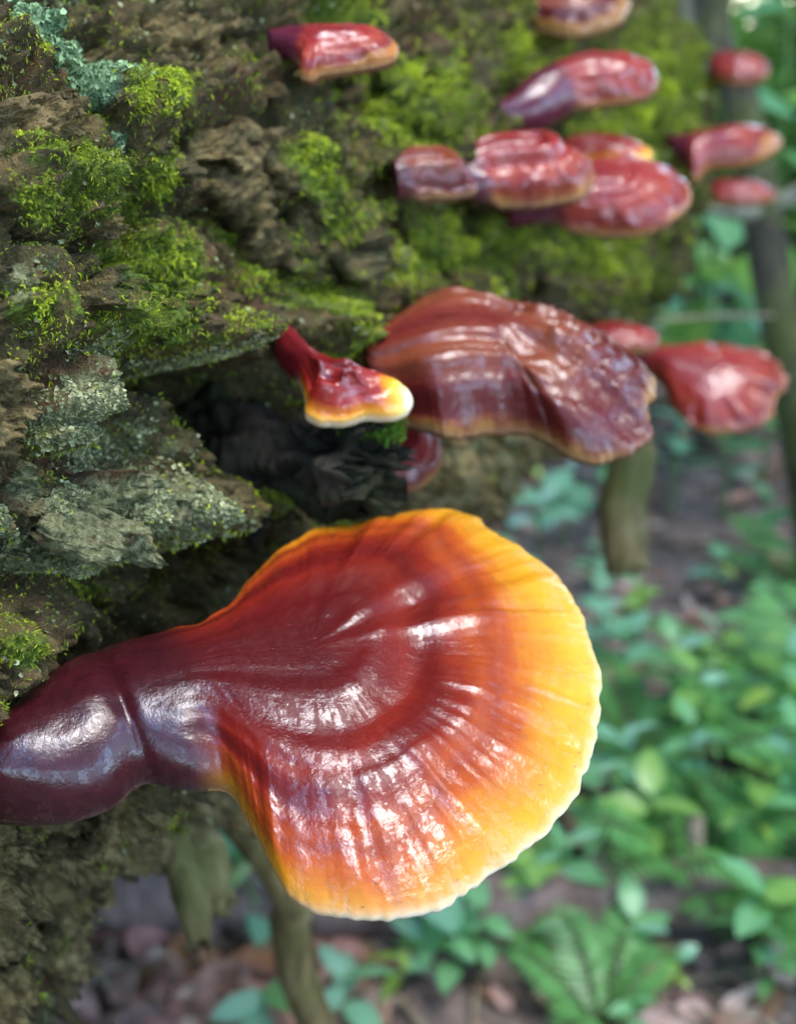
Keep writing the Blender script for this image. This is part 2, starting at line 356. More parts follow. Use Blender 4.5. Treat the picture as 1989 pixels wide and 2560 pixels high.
#  relief in metres:            cx   cy   rx   ry  rot  height
REL = [(430, 815, 170, 55, 4, -.040), (560, 850, 85, 120, -10, -.060), (600, 970, 70, 60, 0, -.045), (720, 960, 130, 120, 0, -.035), (330, 690, 190, 60, 6, .022), (470, 720, 120, 40, 8, .018), (300, 1075, 270, 75, -4, .022), (400, 1250, 250, 40, -18, -.030),
       (520, 1290, 160, 60, -25, -.028), (120, 505, 130, 20, 8, -.018), (300, 455, 40, 40, -40, -.018), (500, 435, 130, 20, 8, -.020), (520, 350, 90, 60, 0, .014), (300, 110, 90, 60, 0, -.018), (470, 100, 90, 60, 0, -.014), (420, 20, 200, 25, 5, -.012), (330, 230, 100, 80, 0, .010),
       (340, 380, 60, 80, 0, .010), (600, 280, 45, 70, -20, -.015), (680, 430, 30, 110, -35, -.014), (80, 400, 140, 70, 15, .010), (180, 830, 70, 150, 30, .016), (60, 1310, 120, 25, -20, -.020), (150, 1260, 90, 30, 10, -.018), (700, 700, 120, 40, 0, .010), (830, 700, 60, 60, 0, -.010),
       (250, 1500, 260, 60, -25, -.012), (560, 1750, 220, 60, -45, .01), (430, 1840, 120, 40, -40, -.020), (1080, 980, 40, 60, 30, -.012)]
fmask = facing.astype(float)
warp = 14 * np.stack([fbm(P0 * 38, 3, 90), fbm(P0 * 38, 3, 95)], -1)
wx, wy = PX + warp[..., 0] * 2.2, PY + warp[..., 1] * 2.2
MOSS = paint(wx, wy, fmask, MOSS_B); LICH = paint(wx, wy, fmask, LICH_B); MINT = paint(wx, wy, fmask, MINT_B); TAN = paint(wx, wy, fmask, TAN_B)
off = (~facing) | (PX < -60) | (PY < -60) | (PX > 1750) | (PY > 2250)
gen = np.clip(.5 + 1.1 * fbm(P0 * 9, 3, 60), 0, 1)
MOSS = np.where(off, gen * sstep(-.3, .5, np.sin(PH)), MOSS); LICH = np.where(off, .6 * (1 - gen), LICH)
arc = PH * LR
Q = np.stack([AA, arc, 0 * AA], -1)
wq = np.stack([fbm(P0 * 14, 3, 5), fbm(P0 * 14, 3, 6), 0 * AA], -1)
f1, f2, cid = worley((Q * np.array([26, 38, 0]) + wq * 1.1 + .5), 11)
crack = sstep(.0, .22, f2 - f1)
g1, g2, gid = worley((Q * np.array([70, 110, 0]) + wq * 2.6 + .5), 23)
crack2 = sstep(.0, .30, g2 - g1); gen2 = .5 + fbm(P0 * 16, 2, 64)
H = .012 * fbm(P0 * 7, 3, 1) + .004 * fbm(P0 * 22, 3, 2)
def sheets(k, sharp=.22):
    fl = np.floor(k); return fl + np.clip((k - fl) / sharp, 0, 1)
nw = np.stack([fbm(P0 * 120, 2, 51), fbm(P0 * 120, 2, 52), 0 * AA], -1)
H += .0060 * sheets(5.5 * fbm(np.stack([AA * 15, arc * 24, 0 * AA], -1) + wq * .7 + nw * .12, 3, 53)) + .0032 * sheets(5.0 * fbm(np.stack([AA * 44, arc * 66, 0 * AA], -1) + wq * 1.5 + nw * .3, 3, 57))
H += -.010 * (1 - crack) * sstep(.35, .65, gen2) - .0030 * (1 - crack2)
v1 = fbm(P0 * np.array([26, 26, 26]) + wq * .8, 4, 101); v2 = fbm(P0 * 62 + wq, 4, 105)
H += -.018 * np.exp(-np.abs(v1) / .06) - .0075 * np.exp(-np.abs(v2) / .08)          # sharp cracks
rid = 1 - np.abs(fbm(P0 * 60, 3, 9)) * 2.2
H += .0035 * rid * (1 - .5 * MOSS) + .0026 * fbm(P0 * 140, 3, 3) + .0020 * fbm(P0 * 330, 2, 4)
H += MOSS * (.002 + .0045 * np.abs(fbm(P0 * 95, 2, 14)))
under = sstep(R_(5), R_(-35), PH)                                 # flaking layers low on the side, running with the grain
lay = Q[..., 1] * 95 + 2.2 * fbm(np.stack([AA * 9, arc * 30, 0 * AA], -1), 3, 31)
gr = fbm(np.stack([AA * 14 + wq[..., 0], arc * 85 + 1.5 * wq[..., 1], 0 * AA], -1), 4, 33)
H += under * (.011 * ((lay % 1.0) - .5) + .015 * gr - .016 * np.exp(-np.abs(gr) / .06))
strk = fbm(np.stack([AA * 70, arc * 16, 0 * AA], -1), 3, 35)         # moss hanging in strands down the far side
H += sstep(.45, .8, AA) * .017 * strk
H -= .0095
for b in REL: H += blob(wx, wy, *b[:5]) * b[5] * fmask
ends = sstep(A_END - .22, A_END, AA + .10 * fbm(P0 * 11, 3, 79)); H -= ends * (.10 + .22 * fbm(P0 * 9, 3, 77))
H -= .02 * sstep(1.0, 1.5, AA) * sstep(.2, -.6, np.sin(PH))
LP = log_point(AA, PH, LR + H)
nA, nP = AA.shape; idx = np.arange(nA * nP).reshape(nA, nP)
qf = np.stack([idx[:-1], idx[1:], np.roll(idx[1:], -1, 1), np.roll(idx[:-1], -1, 1)], -1).reshape(-1, 4)
V = LP.reshape(-1, 3); endc = AX0 + DV * (A_END - .05); begc = AX0 + DV * aa[0]
V2 = np.vstack([V, endc, begc]); ne = len(V)
capf = np.stack([idx[-1], np.full(nP, ne), np.roll(idx[-1], -1)], -1); capb = np.stack([np.roll(idx[0], -1), np.full(nP, ne + 1), idx[0]], -1)
pad = lambda a: np.r_[a.ravel(), 0, 0]
log = empty('fallen_log', tuple(AX0 + DV * .5 - ZV * LR)); LOGINV = Matrix.Translation(-log.location)
def logchild(name, me, mat, parent=None):
    o = link(name, me, mat, parent or log)
    if parent is None: o.matrix_parent_inverse = LOGINV
    return o
tag(log, 'thick mossy log with flaking bark, red bracket mushrooms growing from its side', 'log')
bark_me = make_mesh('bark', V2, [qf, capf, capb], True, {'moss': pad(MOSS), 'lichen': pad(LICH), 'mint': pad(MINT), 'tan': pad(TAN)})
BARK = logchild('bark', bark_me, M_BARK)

# normals of the displaced grid
du = np.gradient(LP, axis=0); dv = np.gradient(LP, axis=1); LN = unit(np.cross(du, dv)); LN *= np.sign((LN * NR).sum(-1, keepdims=True))
RPX, RPY, RPF = project(LP)

# ------------------------------------------------------------------ bark plates (each its own piece)
SURF = []           # (points, normals, moss, lichen, mint, depth weight)
def nearest_cell(x, y):
    m = np.where(facing, (RPX - x) ** 2 + (RPY - y) ** 2, 1e12); return np.unravel_index(np.argmin(m), m.shape)
def bark_plate(px_outline, thick, lift, tilt=0.0, seed=0, over=None, rings=26):
    O = catmull(np.asarray(px_outline, float), 150 if rings > 10 else 70, closed=True)
    c = O.mean(0); ci = nearest_cell(*c)
    sl = (slice(max(ci[0] - 12, 0), ci[0] + 13), slice(max(ci[1] - 12, 0), ci[1] + 13))
    cen = LP[ci]; nrm = unit(LN[sl].reshape(-1, 3).mean(0) * .6 + NR[ci] * .6)
    cen = LP[sl].reshape(-1, 3).mean(0) + nrm * lift
    nrm = unit(nrm - ZV * tilt)
    vw = unit(CAM - cen); cz = nrm @ vw
    if cz < .5: nrm = unit(nrm + vw * (.55 - cz))
    D = np.array([rayd(*p) for p in O]); t = ((cen - CAM) @ nrm) / (D @ nrm); W = CAM + D * t[:, None]
    size = np.linalg.norm(W - cen, axis=1).mean()
    ex = unit(np.cross(ZV, nrm)); ey = np.cross(nrm, ex)
    X, Y = (W - cen) @ ex, (W - cen) @ ey
    jag = 1 + (.0060 * vnoise(np.stack([X * 70, Y * 70, np.full_like(X, seed)], -1), seed) + .0022 * vnoise(np.stack([X * 240, Y * 240, np.full_like(X, seed)], -1), seed + 2) + (.0012 if rings > 10 else 0) * vnoise(np.stack([X * 600, Y * 600, np.full_like(X, seed)], -1), seed + 1)) / size
    L = []
    rr = np.r_[1e-3, np.linspace(.22, .97, rings), 1.0]
    for r in rr:
        jr = r * (1 + (jag - 1) * r ** 5); x, y = X * jr, Y * jr
        kk_ = 5.0 * fbm(np.stack([x * .7, y * 1.3, np.full_like(x, seed * .1)], -1) * (1.6 / size), 4, seed + 5); z = .0034 * (np.floor(kk_) + np.clip((kk_ - np.floor(kk_)) / .2, 0, 1)) + .0026 * fbm(np.stack([x, y, 0 * x], -1) * 110, 4, seed + 8) + .0016 * fbm(np.stack([x, y, 0 * x], -1) * 380, 2, seed + 18) - .0026 * np.exp(-np.abs(fbm(np.stack([x, y, 0 * x], -1) * 75, 3, seed + 9)) / .10)
        z -= .04 * size * r ** 3
        if r == 1.0: z -= thick * .25
        L.append(np.stack([x, y, z], -1))
    L.append(L[-1] * np.array([.97, .97, 1]) - np.array([0, 0, thick * .8])); L.append(L[-1] * np.array([.75, .75, 1]) - np.array([0, 0, thick * 1.5]))
    L.append(L[-1] * np.array([.02, .02, 1]))
    L = np.array(L); m, n = L.shape[:2]
    W = (cen + L[..., :1] * ex + L[..., 1:2] * ey + L[..., 2:] * nrm)
    ii = np.arange(m * n).reshape(m, n)
    F = np.stack([ii[:-1], ii[1:], np.roll(ii[1:], -1, 1), np.roll(ii[:-1], -1, 1)], -1).reshape(-1, 4)
    x, y, f = project(W)
    jit = 30 * fbm(W * 60, 2, seed)
    at = {'moss': paint(x + jit, y - jit, 1, MOSS_B), 'lichen': paint(x + jit, y - jit, 1, LICH_B), 'mint': paint(x, y, 1, MINT_B), 'tan': paint(x, y, 1, TAN_B)}
    if over:
        for k, v in over.items(): at[k] = np.full(x.shape, v)
    me = make_mesh('bark_plate', W.reshape(-1, 3), F, True, {k: v.ravel() for k, v in at.items()})
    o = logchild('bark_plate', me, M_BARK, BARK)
    T = W[:rings + 1]; a1 = np.gradient(T, axis=0); a2 = np.roll(T, -1, 1) - T; nn = unit(np.cross(a1, a2)); nn *= np.sign((nn @ nrm))[..., None]
    SURF.append((T, nn, {k: v[:rings + 1] for k, v in at.items()}))
    return o
def rnd_outline(cx, cy, rx, ry, rot, n=9):
    th = np.sort((np.arange(n) + rng.uniform(-.35, .35, n)) / n * 2 * np.pi); r = rng.uniform(.7, 1.15, n)
    x, y = np.cos(th) * r * rx, np.sin(th) * r * ry; c, s = math.cos(R_(rot)), math.sin(R_(rot))
    return np.stack([cx + x * c - y * s, cy + x * s + y * c], -1)
tag(bark_plate([(200, 690), (248, 720), (258, 800), (225, 880), (190, 925), (150, 965), (105, 1005), (52, 1030), (60, 960), (110, 870), (150, 790)], .009, .008, .1, 1, {'lichen': .95, 'moss': .12}), 'long slanted slab of pale lichen-covered bark')
tag(bark_plate([(440, 300), (480, 265), (530, 275), (560, 320), (600, 310), (608, 360), (590, 405), (540, 420), (480, 425), (450, 380), (420, 360)], .008, .010, .05, 2, {'moss': .05, 'lichen': .1, 'tan': .85}), 'curled tan bark flake')
bark_plate([(448, 285), (480, 272), (515, 305), (545, 345), (525, 365), (480, 345), (455, 320)], .005, .018, .1, 22, {'moss': 0, 'lichen': .25, 'tan': 1})
tag(bark_plate([(345, 25), (375, 20), (420, 55), (455, 90), (480, 150), (490, 195), (455, 170), (420, 120), (385, 80)], .006, .014, .05, 3, {'moss': .0, 'lichen': .05, 'tan': .75}), 'narrow reddish brown bark splinter')
for (cx, cy, rx, ry, rot, ov) in [(90, 255, 85, 60, 15, {'moss': .1, 'tan': .7, 'lichen': .1}), (110, 430, 120, 55, 22, None), (200, 480, 45, 35, 40, {'tan': .9, 'moss': 0, 'lichen': 0}), (350, 370, 55, 75, 10, None), (300, 640, 110, 70, 15, None),
                                  (440, 680, 110, 60, 10, None), (560, 700, 70, 60, 0, None), (560, 480, 45, 95, -15, {'tan': .6, 'moss': .1, 'lichen': .1}), (700, 500, 80, 70, -20, None), (520, 30, 100, 35, 0, {'tan': .6, 'moss': .1, 'lichen': 0}),
                                  (660, 380, 40, 100, -35, None), (300, 210, 80, 55, 10, None), (500, 190, 80, 45, 10, None), (580, 160, 60, 40, 20, None), (40, 620, 60, 60, 0, None), (60, 1050, 70, 60, 0, None), (300, 1050, 120, 60, -5, None),
                                  (450, 1080, 110, 55, -8, None), (200, 1150, 100, 60, 0, None),
                                  (560, 1060, 60, 70, 0, None), (30, 880, 40, 80, 0, {'tan': .9, 'moss': .1, 'lichen': .2})]:
    bark_plate(rnd_outline(cx, cy, rx, ry, rot), .007, .006 + .006 * rng.random(), rng.uniform(-.05, .12), int(rng.integers(1000)), ov)
for kk in range(52):                                               # flakes low on the side, along the grain
    tt = rng.random(); s_ = rng.uniform(.02, 1.0)
    bx, by = -20 + 620 * tt, 2190 - 700 * tt
    cx, cy = bx - s_ * 330 * (1 - .4 * tt), by - s_ * 330 * (1 - .4 * tt) * .75
    if cx < -30 or cy < 1440: continue
    bark_plate(rnd_outline(cx, cy, rng.uniform(40, 110), rng.uniform(9, 22), -42 + rng.uniform(-14, 14), 10), .004, .004 + .008 * rng.random(), rng.uniform(-.3, .3), int(rng.integers(1000)),
               {'tan': float(rng.uniform(.3, 1.6)), 'moss': float(rng.choice([0, .1, .3])), 'lichen': float(rng.choice([0, .1, .2]))}, 6)
for kk in range(46):                                               # and on the shaded, mossy side further along
    cx = rng.uniform(740, 1420); cy = rng.uniform(20, 640)
    if cx > 1300 and cy > 560: continue
    bark_plate(rnd_outline(cx, cy, rng.uniform(14, 34), rng.uniform(30, 70), -20 + rng.uniform(-15, 15), 7), .008, .006 + .01 * rng.random(), 0.0, int(rng.integers(1000)), None, 3)

# ------------------------------------------------------------------ moss and lichen as fine geometry
def pick_grid(n, weight):
    w = weight[:-1, :-1].copy()
    area = np.linalg.norm(np.cross(du[:-1, :-1], dv[:-1, :-1]), axis=-1)
    w = (w * area / np.maximum(RPF[:-1, :-1], .15) ** 2 * vis[:-1, :-1]).ravel(); w /= w.sum()
    k = rng.choice(len(w), n, p=w); i, j = np.unravel_index(k, (nA - 1, nP - 1)); u, v = rng.random((2, n, 1))
    P = LP[i, j] * (1 - u) * (1 - v) + LP[i + 1, j] * u * (1 - v) + LP[i, j + 1] * (1 - u) * v + LP[i + 1, j + 1] * u * v
    return P, LN[i, j], RPF[i, j]
vis = (facing & (RPX > -140) & (RPX < 1780) & (RPY > -140) & (RPY < 2300)).astype(float)
vis[:, 658:] = 0
def blades(P, N, size, per, wid, tint, droop=.35, spread=.9):
    n = len(P); P = np.repeat(P, per, 0); N = np.repeat(N, per, 0); S = np.repeat(size, per); T = np.repeat(tint, per, 0)
    m = len(P)
    d = unit(N + spread * rng.normal(size=(m, 3)) - droop * ZV)
    side = unit(np.cross(d, rng.normal(size=(m, 3)))); L = (S * rng.uniform(.6, 1.3, m))[:, None]; W = L * wid
    base = P + rng.normal(size=(m, 3)) * S[:, None] * .35 - N * S[:, None] * .15
    mid = base + d * L * .5; tip = base + d * L - ZV * L * droop * .5
    V = np.stack([base - side * W * .35, base + side * W * .35, mid + side * W * .5, tip, mid - side * W * .5], 1).reshape(-1, 3)
    b = np.arange(m)[:, None] * 5
    Fq = np.hstack([b, b + 1, b + 2, b + 4]); Ft = np.hstack([b + 4, b + 2, b + 3])
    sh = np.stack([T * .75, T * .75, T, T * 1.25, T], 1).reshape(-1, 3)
    return V, [Fq, Ft], sh
brk = fbm(LP * 45, 4, 71); brk2 = fbm(LP * 130, 3, 72)
mw = np.clip((MOSS + .95 * brk + .5 * brk2 - .37) * 1.6, 0, 1) * sstep(-.55, .15, LN[..., 2])
nm = 112000
P, N, F_ = pick_grid(nm, mw + .04 * (1 - .85 * np.clip(TAN, 0, 1)) * (1 - .8 * under))
for (T, nn, at) in SURF:
    w = np.clip(at['moss'] - .25, 0, 1)
    cnt = int(min(700, 1100 * w.mean()))
    if cnt:
        k = rng.choice(T.shape[0] * T.shape[1], cnt, p=(w / w.sum()).ravel())
        P = np.vstack([P, T.reshape(-1, 3)[k] + rng.normal(size=(cnt, 3)) * .0012]); N = np.vstack([N, nn.reshape(-1, 3)[k]])
        F_ = np.r_[F_, project(T.reshape(-1, 3)[k])[2]]
tn = np.clip(.5 + .9 * fbm(P * 30, 3, 81) + rng.normal(size=len(P)) * .16, 0, 1)[:, None]
tint = (1 - tn) * np.array([.065, .098, .008]) + tn * np.array([.46, .53, .028])
yel = (rng.random((len(P), 1)) < .05); tint = np.where(yel, np.array([.26, .25, .05]), tint)
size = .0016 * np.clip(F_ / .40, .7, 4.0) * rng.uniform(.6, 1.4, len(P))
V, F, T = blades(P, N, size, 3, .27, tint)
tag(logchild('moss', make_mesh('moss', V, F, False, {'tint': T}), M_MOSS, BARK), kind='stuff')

def flecks(P, N, size, tint):
    n = len(P); t1 = unit(np.cross(N, rng.normal(size=(n, 3)))); t2 = np.cross(N, t1); th = np.linspace(0, 2 * np.pi, 5, endpoint=False)
    r = size[:, None] * rng.uniform(.6, 1.3, (n, 5))
    ring = P[:, None] + t1[:, None] * (np.cos(th) * r)[..., None] + t2[:, None] * (np.sin(th) * r)[..., None] + N[:, None] * (size[:, None] * rng.uniform(.1, .75, (n, 5)))[..., None]
    V = np.concatenate([ring, (P + N * size[:, None] * .05)[:, None]], 1).reshape(-1, 3)
    b = np.arange(n)[:, None] * 6
    F = np.concatenate([np.hstack([b + k, b + (k + 1) % 5, b + 5]) for k in range(5)])
    return V, F, np.repeat(tint, 6, 0)
lw = np.clip(LICH + .7 * brk2 + .4 * brk - .4, 0, 1)
P, N, F_ = pick_grid(42000, lw + .004)
N = unit(N + .5 * rng.normal(size=N.shape)); k = rng.random((len(P), 1))
tint = (1 - k) * np.array([.10, .105, .045]) + k * np.array([.38, .385, .20])
V1, F1, T1 = flecks(P, N, .00075 * np.clip(F_ / .38, .7, 4) * rng.uniform(.5, 1.6, len(P)), tint)
P, N, F_ = pick_grid(17000, np.clip(MINT + .4 * brk2 - .3, 0, 1)); N = unit(N + .7 * rng.normal(size=N.shape)); k = rng.random((len(P), 1))
tint = (1 - k) * np.array([.045, .085, .035]) + k * np.array([.28, .40, .20])
V3, F3, T3 = flecks(P + N * .0015, N, .0011 * rng.uniform(.5, 1.5, len(P)), tint)
tag(logchild('lichen', make_mesh('lichen', np.vstack([V1, V3]), np.vstack([F1, F3 + len(V1)]), False, {'tint': np.vstack([T1, T3])}), M_LICH, BARK), kind='stuff')

# ------------------------------------------------------------------ broken branches on the log
def stub(name, pts, rads, mat, seed, jag=.03, n=20, label=None, steps=26, rough=.16):
    pts = catmull(pts, steps); rads = np.interp(np.linspace(0, 1, steps), np.linspace(0, 1, len(rads)), rads)
    V, F = tube(pts, rads, n, True, seed, rough, 48)
    T = unit(pts[-1] - pts[-3]); k = (steps - 1) * n
    if n > 60:                                                           # torn fibres along the stump
        th = np.tile(np.arange(n), steps) / n; sx = np.repeat(np.arange(steps) / steps, n); C = np.repeat(pts, n, 0)
        fb = 1 + .22 * vnoise(np.stack([np.abs(th - .5) * 44, sx * 5, 0 * th], -1), 61) + .12 * np.floor(3 * vnoise(np.stack([np.abs(th - .5) * 14, sx * 9, 0 * th], -1), 62)); V[:k + n] = C + (V[:k + n] - C) * fb[:, None]
    ring = V[k:k + n] + T * (rng.uniform(-1, 1, (n, 1)) * jag); V[k:k + n] = ring; F = [F[0], F[1]]; V = V[:-1]; c = pts[-1]; prev = np.arange(k, k + n)
    for q_ in (.82, .6, .36, .12):                                       # splintered end
        nv = c + (ring - c - T * ((ring - c) @ T)[:, None]) * q_ + T * (rng.normal(size=(n, 1)) * jag * .7 - jag * .5); cur = np.arange(len(V), len(V) + n); V = np.vstack([V, nv])
        F.append(np.stack([prev, np.roll(prev, -1), np.roll(cur, -1), cur], -1)); prev = cur
    V = np.vstack([V, c - T * jag]); F.append(np.stack([prev, np.roll(prev, -1), np.full(n, len(V) - 1)], -1))
    F = [np.vstack([f for f in F if f.shape[1] == 4]), np.vstack([f for f in F if f.shape[1] == 3])]
    o = logchild(name, make_mesh(name, V, F), mat)
    if label: tag(o, label)
    return o
def deep(x, y, d): return at_depth(x * KD, y * KD, d)
b = on_log(640, 985)                                              # dark stump pointing out of the hollow
dpt = project(b)[2]
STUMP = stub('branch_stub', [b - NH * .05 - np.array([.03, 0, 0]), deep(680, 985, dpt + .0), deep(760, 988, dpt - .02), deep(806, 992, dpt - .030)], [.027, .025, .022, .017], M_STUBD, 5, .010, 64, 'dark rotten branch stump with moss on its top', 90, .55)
b = log_point(.50, R_(-62)); d1 = project(b)[2]                    # two pale stubs hanging under the log
stub('branch_stub', [log_point(.47, R_(-70), .30), deep(395, 1790, .60), deep(425, 1900, .60), deep(458, 1945, .60)], [.0165, .0155, .0155, .0145], M_STUB, 8, .008, 26, 'pale broken branch hanging below the log', 34, .14)
stub('branch_stub', [deep(372, 1790, .585), deep(398, 1880, .575), deep(418, 1960, .57), deep(425, 2005, .57)], [.010, .010, .009, .006], M_STUB, 9, .010, 22, None, 30, .2)
b = log_point(1.03, R_(-75), .33); d2 = project(b)[2]
stub('branch_stub', [log_point(1.02, R_(-70), .28), deep(1300, 930, 1.08), deep(1325, 1080, 1.07), deep(1337, 1222, 1.06)], [.026, .0235, .0235, .022], M_STUB, 12, .004, 20, 'thick straight branch stub pointing at the ground')
g = ground_at(890 * KD, 2560 * KD); g[2] = ground_z(g[0], g[1]) - .04
stub('branch_limb', [log_point(.60, R_(-85), .28), deep(590, 1840, .80), deep(618, 1990, .83), deep(668, 2170, .88), g], [.020, .017, .015, .0145, .012], M_STUB, 15, 0, 14, 'long crooked limb propping the log up')

# moss on the dark stump
e = np.array([rng.uniform(715, 860, 420), rng.uniform(888, 940, 420)]).T
P = np.array([deep(x, y + (872 - x) * .04, dpt - .030 - .008 * rng.random()) for x, y in e[(e[:, 1] < 908 + (e[:, 0] - 700) * .26)]])
tint = np.array([.05, .12, .012]) + rng.random((len(P), 1)) * np.array([.09, .15, .012])
V, F, T = blades(P, np.tile(unit([.2, -.5, .8]), (len(P), 1)), np.full(len(P), .0022), 4, .26, tint)
tag(logchild('moss', make_mesh('stump_moss', V, F, False, {'tint': T}), M_MOSS, STUMP), kind='stuff')

# ------------------------------------------------------------------ bracket mushrooms
def mushroom(label, outline, spine, mat, gamma, Ht, Hb, neck, anchor=None, depth=None, roll=0.0, e=.0022, p=2.0, corr=.0010, freq=26.0, wave=.0, conc=.0006, n=300, nt=34,
             seed=0, shift=None, droop=0.0, white=.5, scale_e=1.0, extra=None, groove=0.0):
    """outline: rim in the 1697-wide view, from one side of the stem's foot round the cap to the other; spine: foot to umbo"""
    if depth is None:
        ax, ay = anchor if anchor else spine[0]
        A = on_log(ax, ay)
    else:
        A = CAM + rayd(*(anchor if anchor else spine[0])) * depth
    c = np.mean(np.asarray(outline), 0); v = unit(rayd(*c))
    up = unit(ZV - v * (ZV @ v)); right = np.cross(v, up)
    nrm = unit(math.cos(R_(gamma)) * up - math.sin(R_(gamma)) * v + math.tan(R_(roll)) * right)
    ex = unit(right - nrm * (right @ nrm)); ey = np.cross(nrm, ex)
    def to_plane(P):
        D = np.array([rayd(*q) for q in P]); t = ((A - CAM) @ nrm) / (D @ nrm); W = CAM + D * t[:, None] - A
        return np.stack([W @ ex, W @ ey], -1)
    O = catmull(to_plane(catmull(outline, 6 * len(outline))), n); O = np.vstack([O, np.linspace(O[-1], O[0], 14)[1:-1]]); n = len(O)
    S = catmull(to_plane(catmull(spine, 40)), 1600); sl = np.linspace(0, 1, 1600)
    dist = np.linalg.norm(O[:, None] - S[None], axis=-1); s = sl[np.argmin(dist, 1)]
    kw = max(15, n // 16) | 1; pd = kw; ker = np.hanning(kw); ker /= ker.sum()
    sm = lambda a: np.convolve(np.r_[a[-pd:], a, a[:pd]], ker, 'same')[pd:-pd]
    s = sm(sm(s))
    SP = np.stack([np.interp(s, sl, S[:, 0]), np.interp(s, sl, S[:, 1])], -1)
    rad = np.linalg.norm(O - SP, axis=1)
    cap = sstep(neck[0], neck[1], s)
    L = np.r_[0, np.cumsum(np.linalg.norm(np.diff(O, axis=0), axis=1))]
    ss = np.linspace(0, 1, len(Ht)); ht = np.interp(s, ss, Ht); hb = np.interp(s, np.linspace(0, 1, len(Hb)), Hb)
    ht, hb = sm(ht), sm(hb)
    tt = np.r_[1 - np.linspace(0, 1, nt) ** 1.25]; tt = np.r_[tt[tt > .028], .020, .011, .004, 0.0]
    rows, T, TOP, ED = [], [], [], []
    u = L / .01                                                       # cm along the rim
    z3 = lambda a, b: np.stack([a, b, np.full_like(a, seed * 3.7)], -1)
    for t in tt:
        xy = SP + (O - SP) * (1 - t)
        circ = math.sqrt(max(0, 1 - (1 - t) ** 2))
        w_in = 1 - (1 - t) ** p
        rimr = math.sqrt(max(0, 1 - (1 - min(t / .05, 1)) ** 2))
        zc = e * rimr * 1.0 + (ht - e) * w_in
        w = sstep(0, .10, t) * sstep(.62, .15, t); fd = sstep(1.0, .72, t)
        zc = zc + corr * w * 1.6 * vnoise(z3(u * freq * .05, np.full_like(u, t * 1.2)), seed) + corr * .35 * w * vnoise(z3(u * freq * .13, np.full_like(u, t * 2.0)), seed + 3)
        zc = zc + conc * sstep(0, .1, t) * vnoise(z3(np.full_like(u, t * 9.0), u * .08), seed + 5) * 1.6 * fd + conc * vnoise(z3(t * rad * 500, u * .2), seed + 6) * sstep(0, .1, t) * .12 * fd
        if extra is not None: zc = zc + extra(u / u[-1], t, s) * fd
        zs = ht * (1 - groove * np.exp(-((s - .44) / .022) ** 2) + groove * .6 * np.exp(-((s - .36) / .06) ** 2)) * circ + .0003 * fd * vnoise(z3(u * 1.1, np.full_like(u, t * 4)), seed + 7)
        rows.append(np.c_[xy, zs * (1 - cap) + zc * cap]); T.append(np.full(n, t)); TOP.append(True)
    ntop = len(rows)
    for t in [.004, .012, .025, .05, .1, .2, .35, .5, .65, .8, .9, 1.0]:
        xy = SP + (O - SP) * (1 - t)
        circ = math.sqrt(max(0, 1 - (1 - t) ** 2)); rimr = math.sqrt(max(0, 1 - (1 - min(t / .03, 1)) ** 2))
        zb = -e * rimr - (hb - e) * sstep(.15, 1.0, t)
        rows.append(np.c_[xy, (-hb * circ) * (1 - cap) + zb * cap]); T.append(np.full(n, t))
    G = np.array(rows); T = np.array(T); m = len(G)
    und = wave * vnoise(z3(u * .22, np.zeros_like(u)), seed + 9) + wave * .5 * vnoise(z3(u * .6, np.zeros_like(u)), seed + 10)
    G[..., 2] += und[None] * (1 - T) ** 1.5 * cap[None] - droop * (1 - T) ** 2 * cap[None]
    # ragged little scallops of the growing edge
    scal = (.0007 * vnoise(z3(u * 1.6, np.zeros_like(u)), seed + 12) + .0004 * vnoise(z3(u * 4.0, np.zeros_like(u)), seed + 13)) * scale_e
    G[..., :2] += (unit(O - SP) * scal[:, None])[None] * ((1 - T) ** 6 * cap[None])[..., None]
    W = A + G[..., :1] * ex + G[..., 1:2] * ey + G[..., 2:] * nrm
    ii = np.arange(m * n).reshape(m, n)
    F = np.stack([ii[:-1], np.roll(ii[:-1], -1, 1), np.roll(ii[1:], -1, 1), ii[1:]], -1)
    # outward orientation
    a0 = W[ntop // 2, n // 2]; nn = np.cross(W[ntop // 2, n // 2 + 1] - a0, W[ntop // 2 + 1, n // 2] - a0)
    if nn @ nrm < 0: F = F[..., ::-1]
    V = W.reshape(-1, 3)
    edge = np.exp(-T / .011); edge[ntop - 1:] = 1; wf = white(u / u[-1]) if callable(white) else np.full(n, white); edge = edge * (cap * wf)[None]
    sh = np.zeros((m, n)) if shift is None else shift(np.broadcast_to(u / u[-1], (m, n)), T)
    at = {'rimt': T.ravel(), 'ang': np.broadcast_to(u * .01, (m, n)).ravel(), 'capness': np.broadcast_to(sstep(.15, .95, cap), (m, n)).ravel(), 'edge': edge.ravel(), 'wf': np.broadcast_to(wf, (m, n)).ravel(), 'shift': sh.ravel()}
    full = make_mesh('tmp', V, F.reshape(-1, 4)); VN = np.zeros(len(V) * 3, np.float32); full.vertices.foreach_get('normal', VN); VN = VN.reshape(-1, 3)
    # seam of duplicate points along the spine: give both the same normal
    sp_n = np.tile(nrm, (n, 1)) * .8 + VN[ii[1]] * .4; VN[ii[0]] = unit(sp_n)
    bpy.data.meshes.remove(full)
    lab = np.zeros((m - 1, n), int); lab[ntop - 5:ntop - 1] = 2; lab[ntop - 1:] = 3
    lab[:, (cap < .35)] = 1
    root = empty('bracket_mushroom', tuple(A)); tag(root, label, 'mushroom', 'red lacquered bracket mushrooms growing from the log')
